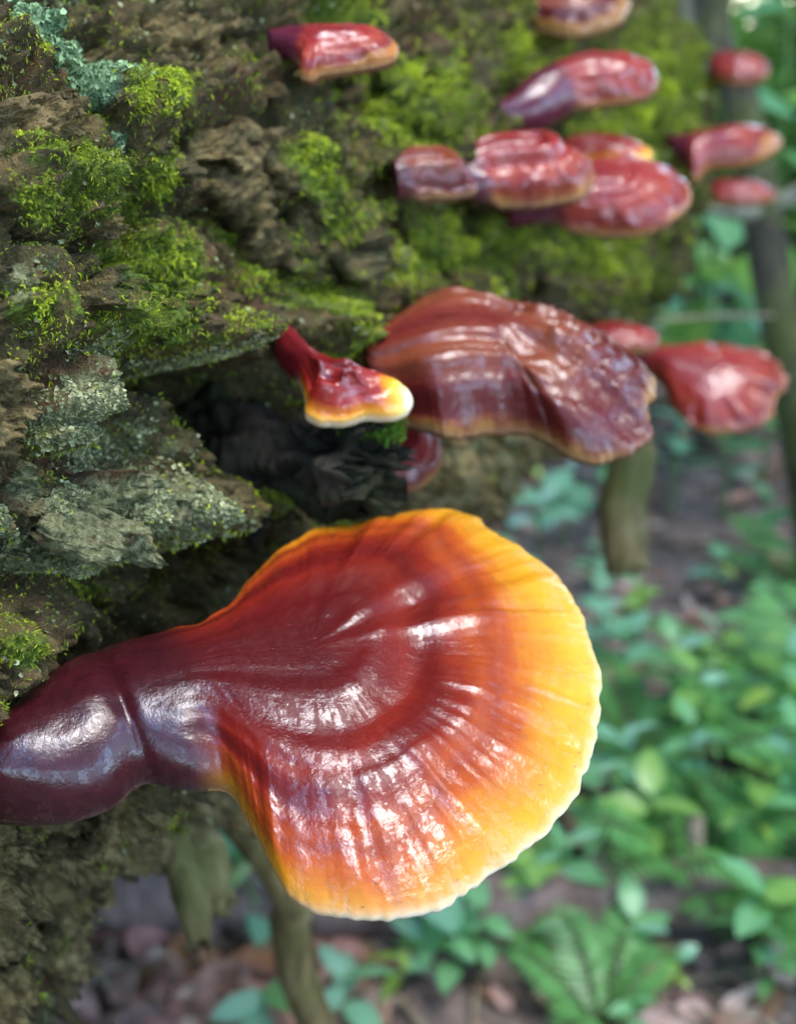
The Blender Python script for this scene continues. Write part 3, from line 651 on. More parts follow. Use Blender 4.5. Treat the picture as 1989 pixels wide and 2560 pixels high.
    for code, nm, mt in ((0, 'cap', mat), (1, 'stem', mat), (2, 'margin', mat), (3, 'pore_surface', M_PORE if mat in (M_CAPBIG, M_CAPYOUNG) else M_PORET)):
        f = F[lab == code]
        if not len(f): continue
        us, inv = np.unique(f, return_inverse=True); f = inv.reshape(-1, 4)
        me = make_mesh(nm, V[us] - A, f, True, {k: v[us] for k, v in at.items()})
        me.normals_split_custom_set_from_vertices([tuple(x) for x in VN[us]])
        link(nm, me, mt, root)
    return root

# the large one in front
BIG = [(-60, 1640), (0, 1578), (90, 1482), (190, 1420), (330, 1370), (430, 1330), (488, 1290), (520, 1245), (575, 1185), (650, 1128), (700, 1106), (800, 1092), (900, 1072), (965, 1068), (1020, 1086), (1062, 1126), (1130, 1166), (1190, 1212), (1238, 1290), (1262, 1352),
       (1286, 1425), (1280, 1500), (1262, 1600), (1230, 1680), (1170, 1755), (1080, 1830), (1000, 1888), (920, 1930), (800, 1950), (710, 1945), (650, 1928), (600, 1880), (560, 1800), (522, 1732), (500, 1692), (470, 1674), (420, 1678), (360, 1668), (318, 1658), (290, 1668), (235, 1712), (150, 1738), (60, 1740), (-60, 1725)]
def big_extra(f, t, s):
    # two soft folds that run from the umbo outward, and the hollow behind the front edge
    g = .0020 * np.exp(-((f - .40) / .028) ** 2) * math.exp(-((t - .55) / .28) ** 2) - .0014 * np.exp(-((f - .435) / .024) ** 2) * math.exp(-((t - .5) / .3) ** 2)
    g = g + .0025 * np.exp(-((f - .48) / .02) ** 2) * math.exp(-((t - .5) / .25) ** 2)
    g = g - .0026 * math.exp(-((t - .62) / .10) ** 2) * np.exp(-((f - .60) / .2) ** 2) + .0022 * math.exp(-((t - .42) / .08) ** 2) * np.exp(-((f - .60) / .2) ** 2)
    return g
mushroom('largest red mushroom with a broad yellow-orange rim and a thick dark stem', BIG, [(-60, 1680), (60, 1640), (200, 1570), (380, 1510), (520, 1480), (660, 1465)], M_CAPBIG, 50,
         [.021, .0225, .021, .021, .021, .0195], [.017, .017, .016, .013, .010, .009], (.50, .80), anchor=(60, 1640), e=.0021, p=2.3, corr=.0009, freq=25, wave=.002, conc=.0007, n=640, nt=74, seed=3,
         shift=lambda f, T: -.10 * np.exp(-((f - .50) / .09) ** 2) + .12 * sstep(.64, .78, f) + .08 * sstep(.40, .30, f) + .05, droop=.004, white=lambda f: .12 + .75 * sstep(.44, .56, f) * sstep(.80, .72, f), extra=big_extra, groove=.10)

# the young knobbly one above the stump
mushroom('small young knobbly mushroom with a yellow tip above the dark stump', [(590, 735), (610, 712), (640, 735), (672, 775), (720, 795), (780, 800), (840, 808), (875, 830), (880, 850), (862, 872), (830, 885), (780, 886), (740, 897), (690, 898), (655, 882), (650, 858), (640, 815), (605, 780), (585, 755)],
         [(600, 735), (640, 775), (690, 820), (735, 835)], M_CAPYOUNG, 42, [.012, .0125, .0125, .0115], [.010, .009, .007, .006], (.42, .75), e=.0022, p=2.2, corr=.0012, freq=26, wave=.002, conc=.0012, n=240, nt=30, seed=5,
         shift=lambda f, T: .36 - .42 * np.exp(-((f - .46) / .07) ** 2) - .08 * sstep(.52, .60, f) * sstep(.86, .78, f), white=lambda f: sstep(.42, .5, f) * .6, droop=.003, extra=lambda f, t, s_: .0042 * sstep(.05, .4, t) * (vnoise(np.stack([f * 14, np.full_like(f, t * 2.5), np.full_like(f, 3.3)], -1), 55) + .3))

# the broad ridged one behind
mushroom('broad brownish red mushroom with ridged bumpy cap, above the pale bare wood', [(775, 800), (800, 735), (850, 690), (930, 665), (1040, 662), (1150, 678), (1240, 700), (1330, 722), (1385, 760), (1402, 815), (1380, 850), (1392, 905), (1350, 940), (1280, 952), (1215, 942), (1170, 914), (1120, 897), (1050, 897), (990, 912), (950, 918), (890, 898), (840, 882), (800, 870), (775, 830)],
         [(785, 815), (860, 800), (950, 785), (1030, 780)], M_CAPOLD, 36, [.022, .027, .031, .029], [.012, .012, .010, .009], (-.2, .25), anchor=(785, 815), e=.0030, p=2.6, corr=.0022, freq=10, wave=.004, conc=.0014, n=420, nt=46, seed=7, droop=.007, white=.12, scale_e=2, extra=lambda f, t, s_: .0055 * sstep(.0, .15, t) * sstep(.95, .5, t) * vnoise(np.stack([f * 13, np.full_like(f, t * 1.5), np.full_like(f, 7.7)], -1), 66) + .0042 * sstep(.20, .34, f) * sstep(.66, .52, f) * ((t * 9 + vnoise(np.stack([f * 8, np.full_like(f, t), np.full_like(f, 1.7)], -1), 67)) % 1.0 - .5) * sstep(.75, .4, t) * sstep(0, .06, t))
mushroom('round red mushroom facing the viewer, behind the broad ridged one', [(1300, 742), (1380, 750), (1420, 736), (1480, 730), (1560, 734), (1630, 745), (1672, 785), (1675, 815), (1650, 855), (1645, 880), (1590, 908), (1520, 914), (1470, 895), (1430, 850), (1400, 800), (1370, 785), (1300, 775)],
         [(1300, 760), (1390, 772), (1440, 790), (1490, 805)], M_CAPRED, 50, [.010, .012, .014, .013], [.010, .010, .008, .007], (.2, .6), anchor=(1290, 735), e=.003, corr=.003, freq=16, wave=.003, n=220, nt=28, seed=9, droop=.006, white=.15, scale_e=3)
mushroom('small red cap peeking over the broad ridged mushroom', [(1230, 720), (1260, 700), (1300, 698), (1350, 700), (1395, 715), (1405, 728), (1390, 745), (1340, 752), (1270, 755), (1230, 740)], [(1240, 732), (1280, 730), (1320, 728)], M_CAPRED, 30,
         [.010, .012, .013], [.008, .007, .006], (-.2, .3), anchor=(1240, 700), e=.003, n=160, nt=20, seed=11, white=.1)
mushroom('small pinkish brown cap tucked behind the dark stump', [(815, 890), (845, 876), (885, 884), (922, 912), (942, 955), (940, 992), (918, 1024), (885, 1046), (855, 1050), (825, 1030), (800, 960)], [(815, 960), (840, 962), (868, 962)], M_CAPRED, 55,
         [.010, .014, .014], [.006, .005, .005], (-.2, .3), anchor=(840, 940), e=.0022, n=180, nt=22, seed=13, white=.15, corr=.0008)
# the upper rows
mushroom('small brownish red mushroom beside the wide glossy one, against the moss', [(835, 392), (855, 340), (885, 328), (940, 326), (990, 340), (1014, 370), (1008, 390), (970, 400), (920, 400), (880, 405), (850, 410)], [(842, 385), (880, 372), (925, 366)], M_CAPOLD, 30,
         [.012, .012, .011], [.010, .008, .006], (-.1, .4), e=.0028, p=2.6, corr=.0022, freq=30, conc=.002, n=180, nt=24, seed=15, white=.15, droop=.006)
mushroom('wide glossy red mushroom with a wrinkled front edge, between two smaller ones', [(975, 350), (1010, 318), (1060, 308), (1130, 303), (1200, 306), (1250, 322), (1270, 350), (1252, 380), (1210, 396), (1150, 405), (1080, 408), (1010, 415), (985, 400)], [(985, 375), (1050, 355), (1120, 348)], M_CAPRED, 30,
         [.014, .017, .016], [.012, .010, .008], (-.1, .35), e=.0036, p=3.0, corr=.002, freq=24, conc=.0022, n=220, nt=30, seed=17, white=.15, droop=.010)
mushroom('orange cap half hidden behind the two glossy red mushrooms', [(1180, 320), (1230, 302), (1290, 296), (1340, 305), (1385, 325), (1380, 345), (1330, 352), (1250, 352), (1190, 340)], [(1190, 330), (1240, 326), (1280, 324)], M_CAPYOUNG, 28,
         [.010, .012, .012], [.008, .007, .006], (-.1, .35), anchor=(1190, 330), e=.003, n=150, nt=20, seed=19, white=.15, shift=lambda f, T: .22 + 0 * T)
mushroom('large glossy red mushroom on a dark sideways stem, below the wide one', [(1072, 422), (1110, 408), (1180, 400), (1225, 375), (1260, 340), (1320, 328), (1400, 330), (1450, 350), (1474, 385), (1468, 425), (1430, 460), (1370, 478), (1290, 476), (1215, 468), (1180, 462), (1140, 466), (1090, 470), (1068, 455)],
         [(1072, 445), (1130, 436), (1200, 428), (1270, 408)], M_CAPRED, 40, [.018, .018, .016, .015], [.016, .014, .010, .008], (.35, .75), e=.0034, p=2.4, corr=.002, freq=18, wave=.003, n=240, nt=30, seed=21, white=.15, droop=.008)
mushroom('red mushroom on a long upturned stem, above the wide glossy one', [(1062, 240), (1090, 225), (1120, 195), (1160, 165), (1200, 140), (1250, 128), (1330, 126), (1385, 132), (1405, 155), (1395, 180), (1350, 200), (1290, 206), (1240, 215), (1205, 235), (1180, 250), (1140, 265), (1100, 272), (1068, 272)],
         [(1068, 256), (1115, 235), (1165, 205), (1220, 178), (1270, 166)], M_CAPRED, 32, [.012, .017, .019, .018, .016], [.012, .014, .014, .010, .008], (.45, .8), e=.0034, p=2.3, corr=.002, freq=18, n=240, nt=28, seed=23, white=.15, droop=.006)
mushroom('narrow red mushroom with a tan tip, alone on brown bark', [(570, 88), (600, 78), (640, 72), (700, 68), (770, 66), (830, 78), (851, 98), (842, 116), (800, 130), (740, 138), (690, 146), (665, 158), (640, 152), (640, 132), (610, 112), (575, 100)],
         [(575, 92), (630, 96), (690, 104), (740, 104)], M_CAPRED, 28, [.006, .008, .0095, .0090], [.006, .007, .006, .005], (.25, .6), e=.0028, p=2.4, corr=.0014, freq=30, n=220, nt=26, seed=25, white=.15, shift=lambda f, T: -.18 * np.exp(-((f - .5) / .11) ** 2), droop=.003)
mushroom('tan mushroom with a dark foot, highest on the log', [(1096, 5), (1130, 0), (1170, 5), (1220, -14), (1280, -22), (1340, -10), (1338, 20), (1310, 45), (1260, 62), (1200, 66), (1150, 52), (1115, 35), (1098, 22)], [(1100, 14), (1150, 24), (1210, 26)], M_CAPOLD, 32,
         [.010, .012, .014], [.010, .010, .008], (.2, .6), e=.003, n=180, nt=24, seed=27, white=.15, droop=.004, shift=lambda f, T: -.15 + 0 * T)
mushroom('small magenta red mushroom furthest along the log, by the sapling', [(1500, 130), (1520, 124), (1550, 124), (1600, 122), (1634, 138), (1636, 160), (1610, 176), (1570, 180), (1535, 172), (1512, 158)], [(1506, 142), (1535, 146), (1565, 150)], M_CAPRED, 34,
         [.012, .018, .018], [.012, .012, .010], (.1, .5), e=.004, n=140, nt=18, seed=29, white=.05)
mushroom('red mushroom with a yellow tip beside the thin bent branch', [(1415, 308), (1450, 305), (1500, 292), (1560, 275), (1620, 272), (1655, 282), (1668, 295), (1650, 315), (1610, 335), (1560, 345), (1510, 350), (1480, 378), (1460, 350), (1425, 328)], [(1422, 318), (1475, 320), (1535, 315)], M_CAPRED, 34,
         [.014, .018, .020], [.014, .014, .010], (.2, .6), e=.004, n=180, nt=22, seed=31, white=.05, shift=lambda f, T: -.3 * np.exp(-((f - .46) / .07) ** 2), droop=.006)
mushroom('flat red cap resting just over the thin bent branch', [(1500, 405), (1540, 396), (1590, 394), (1635, 402), (1652, 416), (1635, 430), (1580, 436), (1530, 432), (1500, 420)], [(1505, 412), (1540, 414), (1570, 415)], M_CAPRED, 26,
         [.012, .016, .016], [.012, .010, .008], (.1, .5), e=.004, n=140, nt=18, seed=33, white=.05)

# ------------------------------------------------------------------ plants
def leaf_mesh(name, length, width, tint, tint2, fold=.25, curl=.3, n=7, lobe=0.0, seed=0):
    s = np.linspace(0, 1, n); w = width * .5 * np.sin(np.pi * s ** .8) ** .8; w[0] = .02 * width; w[-1] = .0
    if lobe: w = w * (1 + lobe * np.cos(s * 30))
    V, T = [], []
    for k in range(n):
        x = length * s[k]; z = -curl * length * s[k] ** 2
        V += [(x, -w[k], z + fold * w[k]), (x, 0, z), (x, w[k], z + fold * w[k])]
        T += [tint, tint2, tint]
    idx = np.arange(n * 3).reshape(n, 3)
    F = np.vstack([np.stack([idx[:-1, j], idx[1:, j], idx[1:, j + 1], idx[:-1, j + 1]], -1) for j in (0, 1)])
    me = make_mesh(name, np.array(V), F, True, {'tint': np.array(T)}); me.materials.append(M_LEAF); return me
GREENS = [((.15, .41, .18), (.22, .50, .22)), ((.11, .31, .09), (.16, .38, .13)), ((.20, .42, .08), (.28, .50, .12)), ((.20, .49, .30), (.27, .57, .37)), ((.27, .45, .07), (.35, .53, .10)), ((.24, .53, .36), (.31, .60, .42))]
LEAVES = [leaf_mesh('leaf', 1.0, w, *GREENS[g], fold=f, curl=c, lobe=l, seed=k) for k, (w, g, f, c, l) in enumerate([(.55, 0, .2, .25, 0), (.45, 1, .3, .35, 0), (.6, 2, .15, .2, .06), (.65, 3, .2, .25, 0), (.4, 4, .3, .4, 0), (.5, 5, .1, .1, .05)])]
def orient(o, loc, d, roll=0.0, s=1.0):
    d = Vector(d).normalized(); up = Vector((0, 0, 1)); y = up.cross(d)
    if y.length < 1e-3: y = Vector((0, 1, 0))
    y.normalize(); z = d.cross(y)
    m = Matrix((d, y, z)).transposed().to_4x4() @ Matrix.Rotation(roll, 4, 'X') @ Matrix.Scale(s, 4)
    o.matrix_local = Matrix.Translation(loc) @ m
STEM_V, STEM_F = tube(catmull([(0, 0, -.03), (.03, .01, .35), (-.02, .02, .7), (.02, 0, 1.0)], 8), [.022, .02, .018, .016, .014, .012, .010, .006], 6)
STEM_ME = make_mesh('stem', STEM_V, STEM_F); STEM_ME.materials.append(M_PSTEM)
LAND = [(ground_at(1740, 900), 'by the sapling'), (ground_at(2150, 2080), 'around the large pale fern'), (ground_at(1480, 2600), 'around the small fern'), (ground_at(1990, 1480), 'around the middle-sized fern'), (ground_at(700, 2330), 'by the crooked limb and dead log'),
        (ground_at(1540, 1500), 'below the hanging branch stub'), (ground_at(1720, 2300), 'around the grey forked stick'), (np.array([1.5, 6.0, 0]), 'among the shrubs far behind'), (ground_at(1300, 1150), 'in the open behind the log')]
def near(p): return min(LAND, key=lambda l: math.hypot(p[0] - l[0][0], p[1] - l[0][1]))[1]
def plant(loc, h, nl, ls, kind, label, group):
    w_ = near(loc); label = label.replace('on the woodland floor', w_); group = group + ' ' + w_
    root = empty('woodland_plant', tuple(loc)); tag(root, label, 'plant', group)
    st = link('stem', STEM_ME, None, root); st.scale = (h, h, h); a0 = rng.uniform(0, 6.28); st.rotation_euler = (0, 0, a0)
    for k in range(nl):
        f = .35 + .65 * (k + 1) / nl; a = a0 + k * 2.4 + rng.uniform(-.3, .3); el = rng.uniform(-.05, .5) + .35 * (f > .9)
        o = link('leaf', LEAVES[kind if rng.random() < .8 else int(rng.integers(len(LEAVES)))], None, root)
        orient(o, (0, 0, h * f), (math.cos(a) * math.cos(el), math.sin(a) * math.cos(el), math.sin(el)), rng.uniform(-.4, .4), ls * rng.uniform(.32, .68))
    return root
LBL = ['young plant with broad oval green leaves on the woodland floor', 'low plant with narrow dark green leaves on the woodland floor', 'plant with bright green toothed leaves on the woodland floor', 'plant with wide bluish green leaves on the woodland floor',
       'seedling with slim yellow-green leaves on the woodland floor', 'plant with flat pale bluish leaves on the woodland floor']
def put(x, y, h, nl, ls, kind):                                      # x, y: where its crown shows; the foot is on the ground under it
    d = ray(x, y); t = (h * .8 - CAMZ) / d[2]; p = CAM + d * t
    plant((p[0], p[1], ground_z(p[0], p[1])), h, nl, ls, kind, LBL[kind], LBL[kind].split(' on the')[0].replace('plant', 'plants').replace('seedling', 'seedlings'))
spots = [(1740, 700, .30, 6, .24, 3), (1660, 790, .25, 6, .20, 5), (1850, 880, .22, 7, .20, 3), (1350, 1230, .22, 7, .17, 3), (1270, 1290, .20, 6, .16, 5), (1420, 1180, .20, 6, .15, 3), (1560, 1130, .25, 6, .16, 0), (1700, 1080, .25, 8, .17, 3), (1830, 1090, .25, 7, .16, 0),
         (1940, 1010, .3, 7, .18, 2), (1920, 1300, .2, 8, .13, 0), (1520, 1560, .16, 7, .12, 3), (1600, 1480, .14, 5, .10, 2), (1560, 1620, .14, 7, .12, 3), (1680, 1660, .18, 8, .13, 0), (1800, 1620, .22, 8, .13, 2), (1900, 1560, .2, 8, .12, 0), (1960, 1700, .22, 9, .13, 2), 
         (1720, 1880, .18, 8, .12, 0), (1560, 1900, .15, 7, .11, 3), (1480, 2000, .14, 8, .11, 0), (1620, 2040, .14, 8, .11, 2), (1900, 1990, .18, 10, .11, 2), (1400, 2150, .12, 8, .10, 0), (1330, 2200, .12, 8, .10, 2), 
         (1900, 2290, .14, 8, .10, 0), (1580, 2330, .10, 7, .09, 0), (1210, 2310, .11, 7, .12, 0), (1080, 2300, .10, 6, .12, 3), (1130, 2380, .09, 5, .10, 0), (980, 2270, .10, 6, .11, 5), (600, 2080, .16, 7, .14, 3), (560, 2180, .12, 6, .12, 0), (660, 2200, .12, 6, .12, 3),
         (860, 2480, .08, 5, .11, 5), (660, 2520, .08, 5, .12, 5), (1000, 2430, .07, 4, .07, 4), (1690, 2420, .07, 5, .06, 4), (1580, 2540, .06, 4, .07, 0), (1930, 2430, .07, 4, .07, 1), (1800, 1400, .12, 5, .09, 3), (1490, 1370, .12, 5, .11, 3), (1500, 1480, .14, 6, .13, 5),
         (1980, 1900, .22, 9, .13, 0), (1740, 1740, .2, 9, .12, 2)]
for a in spots: put(*a)
for k in range(30):                                                   # and on, further back and to the sides
    y = rng.uniform(2.6, 8.5); x = rng.uniform(-.35, .75) * y + rng.uniform(-.6, .6)
    kd = int(rng.integers(6)); h = rng.uniform(.15, .45)
    plant((x, y, ground_z(x, y)), h, int(rng.integers(7, 12)), rng.uniform(.12, .26), kd, LBL[kd], LBL[kd].split(' on the')[0].replace('plant', 'plants').replace('seedling', 'seedlings'))

# ferns
def frond_mesh(L, n=26, seed=0):
    r = np.random.default_rng(seed); V, F, T = [], [], []
    s = np.linspace(0, 1, 12); P = np.stack([s * L * .95, 0 * s, L * (.32 * np.sin(s * 2.2) - .12 * s ** 2)], -1)
    tv, tf = tube(P, np.linspace(.006, .0015, 12) * L / .4, 5); V = list(map(tuple, tv)); T = [(.10, .20, .05)] * len(V); F3 = [f.tolist() for f in tf]; quads = list(F3[0]); tris = F3[1] + F3[2]
    for k in range(n):
        f = .12 + .86 * k / n; p = np.array([np.interp(f, s, P[:, c]) for c in range(3)]); ll = L * .26 * math.sin(math.pi * min(1, f * .9 + .12)) ** .8 + .004
        for sd in (-1, 1):
            d = unit([.45, sd, -.12 + r.uniform(-.1, .1)]); w = np.array([1.0, -sd * .4, 0]) * ll * .11
            b = len(V); V += [tuple(p), tuple(p + d * ll * .35 + w), tuple(p + d * ll), tuple(p + d * ll * .35 - w)]
            c = np.array([.13, .36, .10]) * r.uniform(.75, 1.25); T += [tuple(c)] * 4; quads.append([b, b + 1, b + 2, b + 3])
    me = make_mesh('frond', np.array(V), [np.array(quads), np.array(tris)], False, {'tint': np.array(T)}); me.materials.append(M_LEAF); return me
FR = [frond_mesh(1.0, 17, s) for s in range(3)]
def fern(x, y, L, nf, label, ats=None):
    p = ground_at(x, y); root = empty('fern', (p[0], p[1], ground_z(p[0], p[1]) - .01)); tag(root, label, 'fern')
    for k in range(nf):
        a = (ats[k] if ats else k / nf * 6.28 + rng.uniform(-.3, .3)); el = rng.uniform(.15, .5)
        o = link('frond', FR[k % 3], None, root); orient(o, (0, 0, .01), (math.cos(a) * math.cos(el), math.sin(a) * math.cos(el), math.sin(el)), rng.uniform(-.2, .2), L * rng.uniform(.8, 1.1))
fern(2180, 2080, .42, 8, 'large pale green fern arching beside the seedlings')
fern(1500, 2600, .17, 5, 'small fern rising in front of the dead log on the ground', [1.9, 1.2, 2.6, .4, 4.0])
fern(1990, 1480, .26, 6, 'middle-sized fern behind the large pale fern')

fern(1720, 2240, .22, 8, 'fern with short fronds beside the grey forked stick')
fern(1960, 2300, .24, 8, 'bushy fern between the large pale fern and the dead log')
fern(1600, 1960, .24, 7, 'fern in the open below the hanging branch stub')
fern(1880, 1860, .30, 8, 'tall fern crowded by the large pale fern')
fern(1330, 2330, .17, 6, 'low fern under the rim of the largest mushroom')
# ------------------------------------------------------------------ sapling, thin branches, dead wood on the ground
g = ground_at(2080, 1500); g[2] = ground_z(g[0], g[1]) - .04
dS = project(g)[2]
sap = empty('sapling', tuple(g)); tag(sap, 'thin leaning sapling with bent bare branches at the far end of the log', 'sapling')
def part(nm, pts, rad, mat, parent, n=10, steps=24, rough=.08):
    pts = catmull(pts, steps); rad = np.interp(np.linspace(0, 1, steps), np.linspace(0, 1, len(rad)), rad)
    V, F = tube(pts - np.array(parent.location), rad, n, True, 3, rough, 20); return link(nm, make_mesh(nm, V, F), mat, parent)
top = at_depth(1770, -60, 1.95)
part('trunk', [g, at_depth(1985, 1000, 1.99), at_depth(1935, 740, 1.98), at_depth(1895, 480, 1.97), at_depth(1850, 250, 1.96), top, top + np.array([-.15, .1, 1.2]), top + np.array([-.2, .3, 2.4])], [.040, .038, .034, .033, .032, .030, .024, .012], M_STEMD, sap, 12, 50)
part('branch', [at_depth(1905, 530, 1.97), at_depth(1840, 524, 1.93), at_depth(1760, 510, 1.88), at_depth(1690, 500, 1.84), at_depth(1640, 470, 1.86)], [.022, .020, .017, .014, .008], M_STEMG, sap)
part('branch', [at_depth(1905, 530, 1.97), at_depth(1960, 500, 1.95), at_depth(2060, 450, 1.95), at_depth(2200, 380, 2.0)], [.018, .016, .013, .006], M_STEMG, sap)
part('branch', [at_depth(1945, 790, 1.98), at_depth(1800, 790, 1.7), at_depth(1620, 800, 1.4), at_depth(1500, 792, 1.2)], [.004, .0035, .003, .002], M_TWIG, sap, 6)
for k in range(26):
    f = rng.uniform(0, 1); p = top + np.array([-.2, .3, 2.4]) * f + rng.normal(size=3) * .08; a = rng.uniform(0, 6.28)
    o = link('leaf', LEAVES[int(rng.integers(5))], None, sap); orient(o, tuple(p + ZV * .5 - np.array(sap.location)), (math.cos(a), math.sin(a), rng.uniform(-.3, .4)), 0, rng.uniform(.12, .2))
# leafy bush whose shoots hang by the end of the log
bu = ground_at(1760, 980); bu[2] = ground_z(bu[0], bu[1]); bush = empty('leafy_bush', tuple(bu)); tag(bush, 'leafy bush with large bright leaves at the far end of the log', 'bush')
for (pts, nl) in [([(1760, 980), (1740, 650), (1690, 350), (1660, 100)], 9), ([(1760, 980), (1780, 600), (1760, 300), (1740, 60)], 9), ([(1760, 980), (1700, 700), (1640, 400), (1600, 250)], 6), ([(1760, 980), (1850, 700), (1950, 500), (1980, 300)], 7), ([(1760, 980), (1900, 600), (1960, 250), (1970, 20)], 8)]:
    q = [bu - ZV * .02] + [at_depth(x, y, 2.36 + .05 * k) for k, (x, y) in enumerate(pts[1:])]
    part('stem', q, [.012, .009, .006, .003], M_PSTEM, bush, 6, 18)
    Q_ = catmull(q, 40)
    for k in range(nl):
        p = Q_[int(10 + 29 * k / (nl - 1))]; a = rng.uniform(0, 6.28)
        o = link('leaf', LEAVES[int(rng.choice([2, 0, 4]))], None, bush); orient(o, tuple(p - bu), (math.cos(a), math.sin(a) - .3, rng.uniform(-.7, .2)), rng.uniform(-.6, .6), rng.uniform(.15, .24))

# dead log lying on the ground
a, b = ground_at(120, 2330), ground_at(2100, 2330)
dl = empty('dead_log', tuple((a + b) / 2)); tag(dl, 'thin dark dead log lying on the ground', 'log')
ln = np.linspace(0, 1, 7)[:, None]; pts = a * (1 - ln) + b * ln; pts[:, 2] = ground_z(pts[:, 0], pts[:, 1]) + .045; pts[:, 1] += .02 * np.sin(ln[:, 0] * 9)
part('bark', pts, [.050, .052, .048, .046, .044, .040, .036], M_DEADLOG, dl, 16, 60, .16)
V, F = tube(catmull([pts[1] + ZV * .03, pts[1] + np.array([.02, -.02, .10]), pts[1] + np.array([.05, -.02, .16])], 8) - np.array(dl.location), [.009] * 4 + [.007] * 4, 7, True, 2, .2); link('branch_stub', make_mesh('branch_stub', V, F), M_TWIG, dl)
sticks = [((1690, 2320), (1740, 2040), .028, 'grey forked stick standing up from the litter'), ((1480, 2480), (1570, 2240), .010, 'thin grey stick leaning on the seedlings'), ((1500, 2290), (1480, 2180), .008, None), ((480, 2440), (478, 2360), .006, None), ((640, 2420), (628, 2370), .006, None)]
for k, (q0, q1, r, lb) in enumerate(sticks):
    g0 = ground_at(*q0); g0[2] = ground_z(g0[0], g0[1]) - .02; d0 = project(g0)[2]; e1 = at_depth(*q1, d0 - .01)
    V, F = tube(catmull([g0, (g0 + e1) / 2 + np.array([.008, 0, 0]), e1], 10) - g0, np.linspace(r * .5, r * .35, 10), 8, True, k, .2, 40)
    o = link('stick', make_mesh('stick', V, F), M_TWIG); o.location = g0
    tag(o, lb or 'short thin dead stick poking up from the leaf litter', 'stick', None if lb else 'short sticks in the litter')
for k in range(26):
    x, y = rng.uniform(100, 1989), rng.uniform(2150, 2620); g0 = ground_at(x, y); a = rng.uniform(0, 3.14); L = rng.uniform(.05, .2)
    q = np.array([g0 + np.array([math.cos(a), math.sin(a), 0]) * L * f + np.array([0, 0, .0]) + rng.normal(size=3) * .006 for f in (-1, -.4, .3, 1)]); q[:, 2] = ground_z(q[:, 0], q[:, 1]) + .012
    V, F = tube(catmull(q, 12) - g0, np.linspace(.005, .002, 12), 6, True, k, .2, 40); o = link('twig', make_mesh('twig', V, F), M_TWIG); o.location = g0
    tag(o, 'thin pale dead twig on the litter %s' % near(g0), 'twig', 'twigs ' + near(g0))

# fallen leaves: the larger near ones one by one, the rest as litter
LIT = [(.36, .19, .15), (.28, .16, .11), (.44, .27, .22), (.17, .11, .085), (.42, .21, .18), (.46, .34, .27), (.32, .15, .07)]
def dead_leaf(L, W, c, seed):
    r = np.random.default_rng(seed); n = 7; s = np.linspace(0, 1, n); w = W * .5 * np.sin(np.pi * s ** .85) ** .7; V = []
    for k in range(n):
        for j in (-1, -.5, 0, .5, 1): V.append((L * (s[k] - .5), w[k] * j, .18 * L * (j * j * .5 * w[k] / (W * .5) + .4 * (s[k] - .5) ** 2 * 2) + .03 * L * r.normal()))
    idx = np.arange(n * 5).reshape(n, 5); F = np.vstack([np.stack([idx[:-1, j], idx[1:, j], idx[1:, j + 1], idx[:-1, j + 1]], -1) for j in range(4)])
    c = np.array(c); return np.array(V), F, np.clip(c * (1 + .15 * r.normal(size=(n * 5, 1))), .01, .9)
DL = []
for k in range(7):
    V, F, T = dead_leaf(1.0, .55 + .1 * (k % 3), LIT[k], k); me = make_mesh('fallen_leaf', V, F, True, {'tint': T}); me.materials.append(M_LITTER); DL.append(me)
cn = ['reddish brown', 'dark tan', 'pale pinkish', 'dark brown', 'pink-brown', 'pale buff', 'orange-brown']
for k in range(110):
    if k < 60: x, y = rng.uniform(-60, 1000), rng.uniform(2380, 2660)
    else: x, y = rng.uniform(900, 2050), rng.uniform(1150, 2600)
    g0 = ground_at(x, y); c = int(rng.choice([0, 2, 4, 5, 1, 6, 4, 2])); o = link('fallen_leaf', DL[c]); z = ground_z(g0[0], g0[1])
    o.location = (g0[0], g0[1], z + .012); o.rotation_euler = (rng.normal() * .35, rng.normal() * .35, rng.uniform(0, 6.28)); s = rng.uniform(.045, .09); o.scale = (s, s, s)
    tag(o, 'curled %s dead leaf on the floor %s' % (cn[c], near(g0)), 'leaf', '%s dead leaves %s' % (cn[c], near(g0)))
n = 6500
y = .5 + 7.0 * rng.random(n) ** 1.4; x = (rng.uniform(-.45, .8, n)) * (y + .8); z = ground_z(x, y)
VV, TT = [], []
bV, bF, _ = dead_leaf(1.0, .6, LIT[0], 77); Rz = rng.uniform(0, 6.28, n); tx, ty = rng.normal(size=(2, n)) * .35; S = rng.uniform(.025, .08, n)
c, s = np.cos(Rz), np.sin(Rz)
bx = bV[None, :, 0] * S[:, None]; by = bV[None, :, 1] * S[:, None]; bz = bV[None, :, 2] * S[:, None]
WX = bx * c[:, None] - by * s[:, None]; WY = bx * s[:, None] + by * c[:, None]
VV = np.stack([x[:, None] + WX, y[:, None] + WY, z[:, None] + .008 + bz + tx[:, None] * WX + ty[:, None] * WY], -1).reshape(-1, 3)
lc = np.array(LIT)[rng.integers(0, 7, n)] * rng.uniform(.6, 1.5, (n, 1)) ; lc = .75 * lc + .25 * lc.mean(1, keepdims=True) * np.array([1.0, .95, 1.0]); TT = np.repeat(lc, len(bV), 0)
FF = (bF[None] + (np.arange(n) * len(bV))[:, None, None]).reshape(-1, 4)
tag(link('leaf_litter', make_mesh('leaf_litter', VV, FF, False, {'tint': TT}), M_LITTER), 'litter of brown and pinkish dead leaves covering the ground', 'leaf litter', kind='stuff')

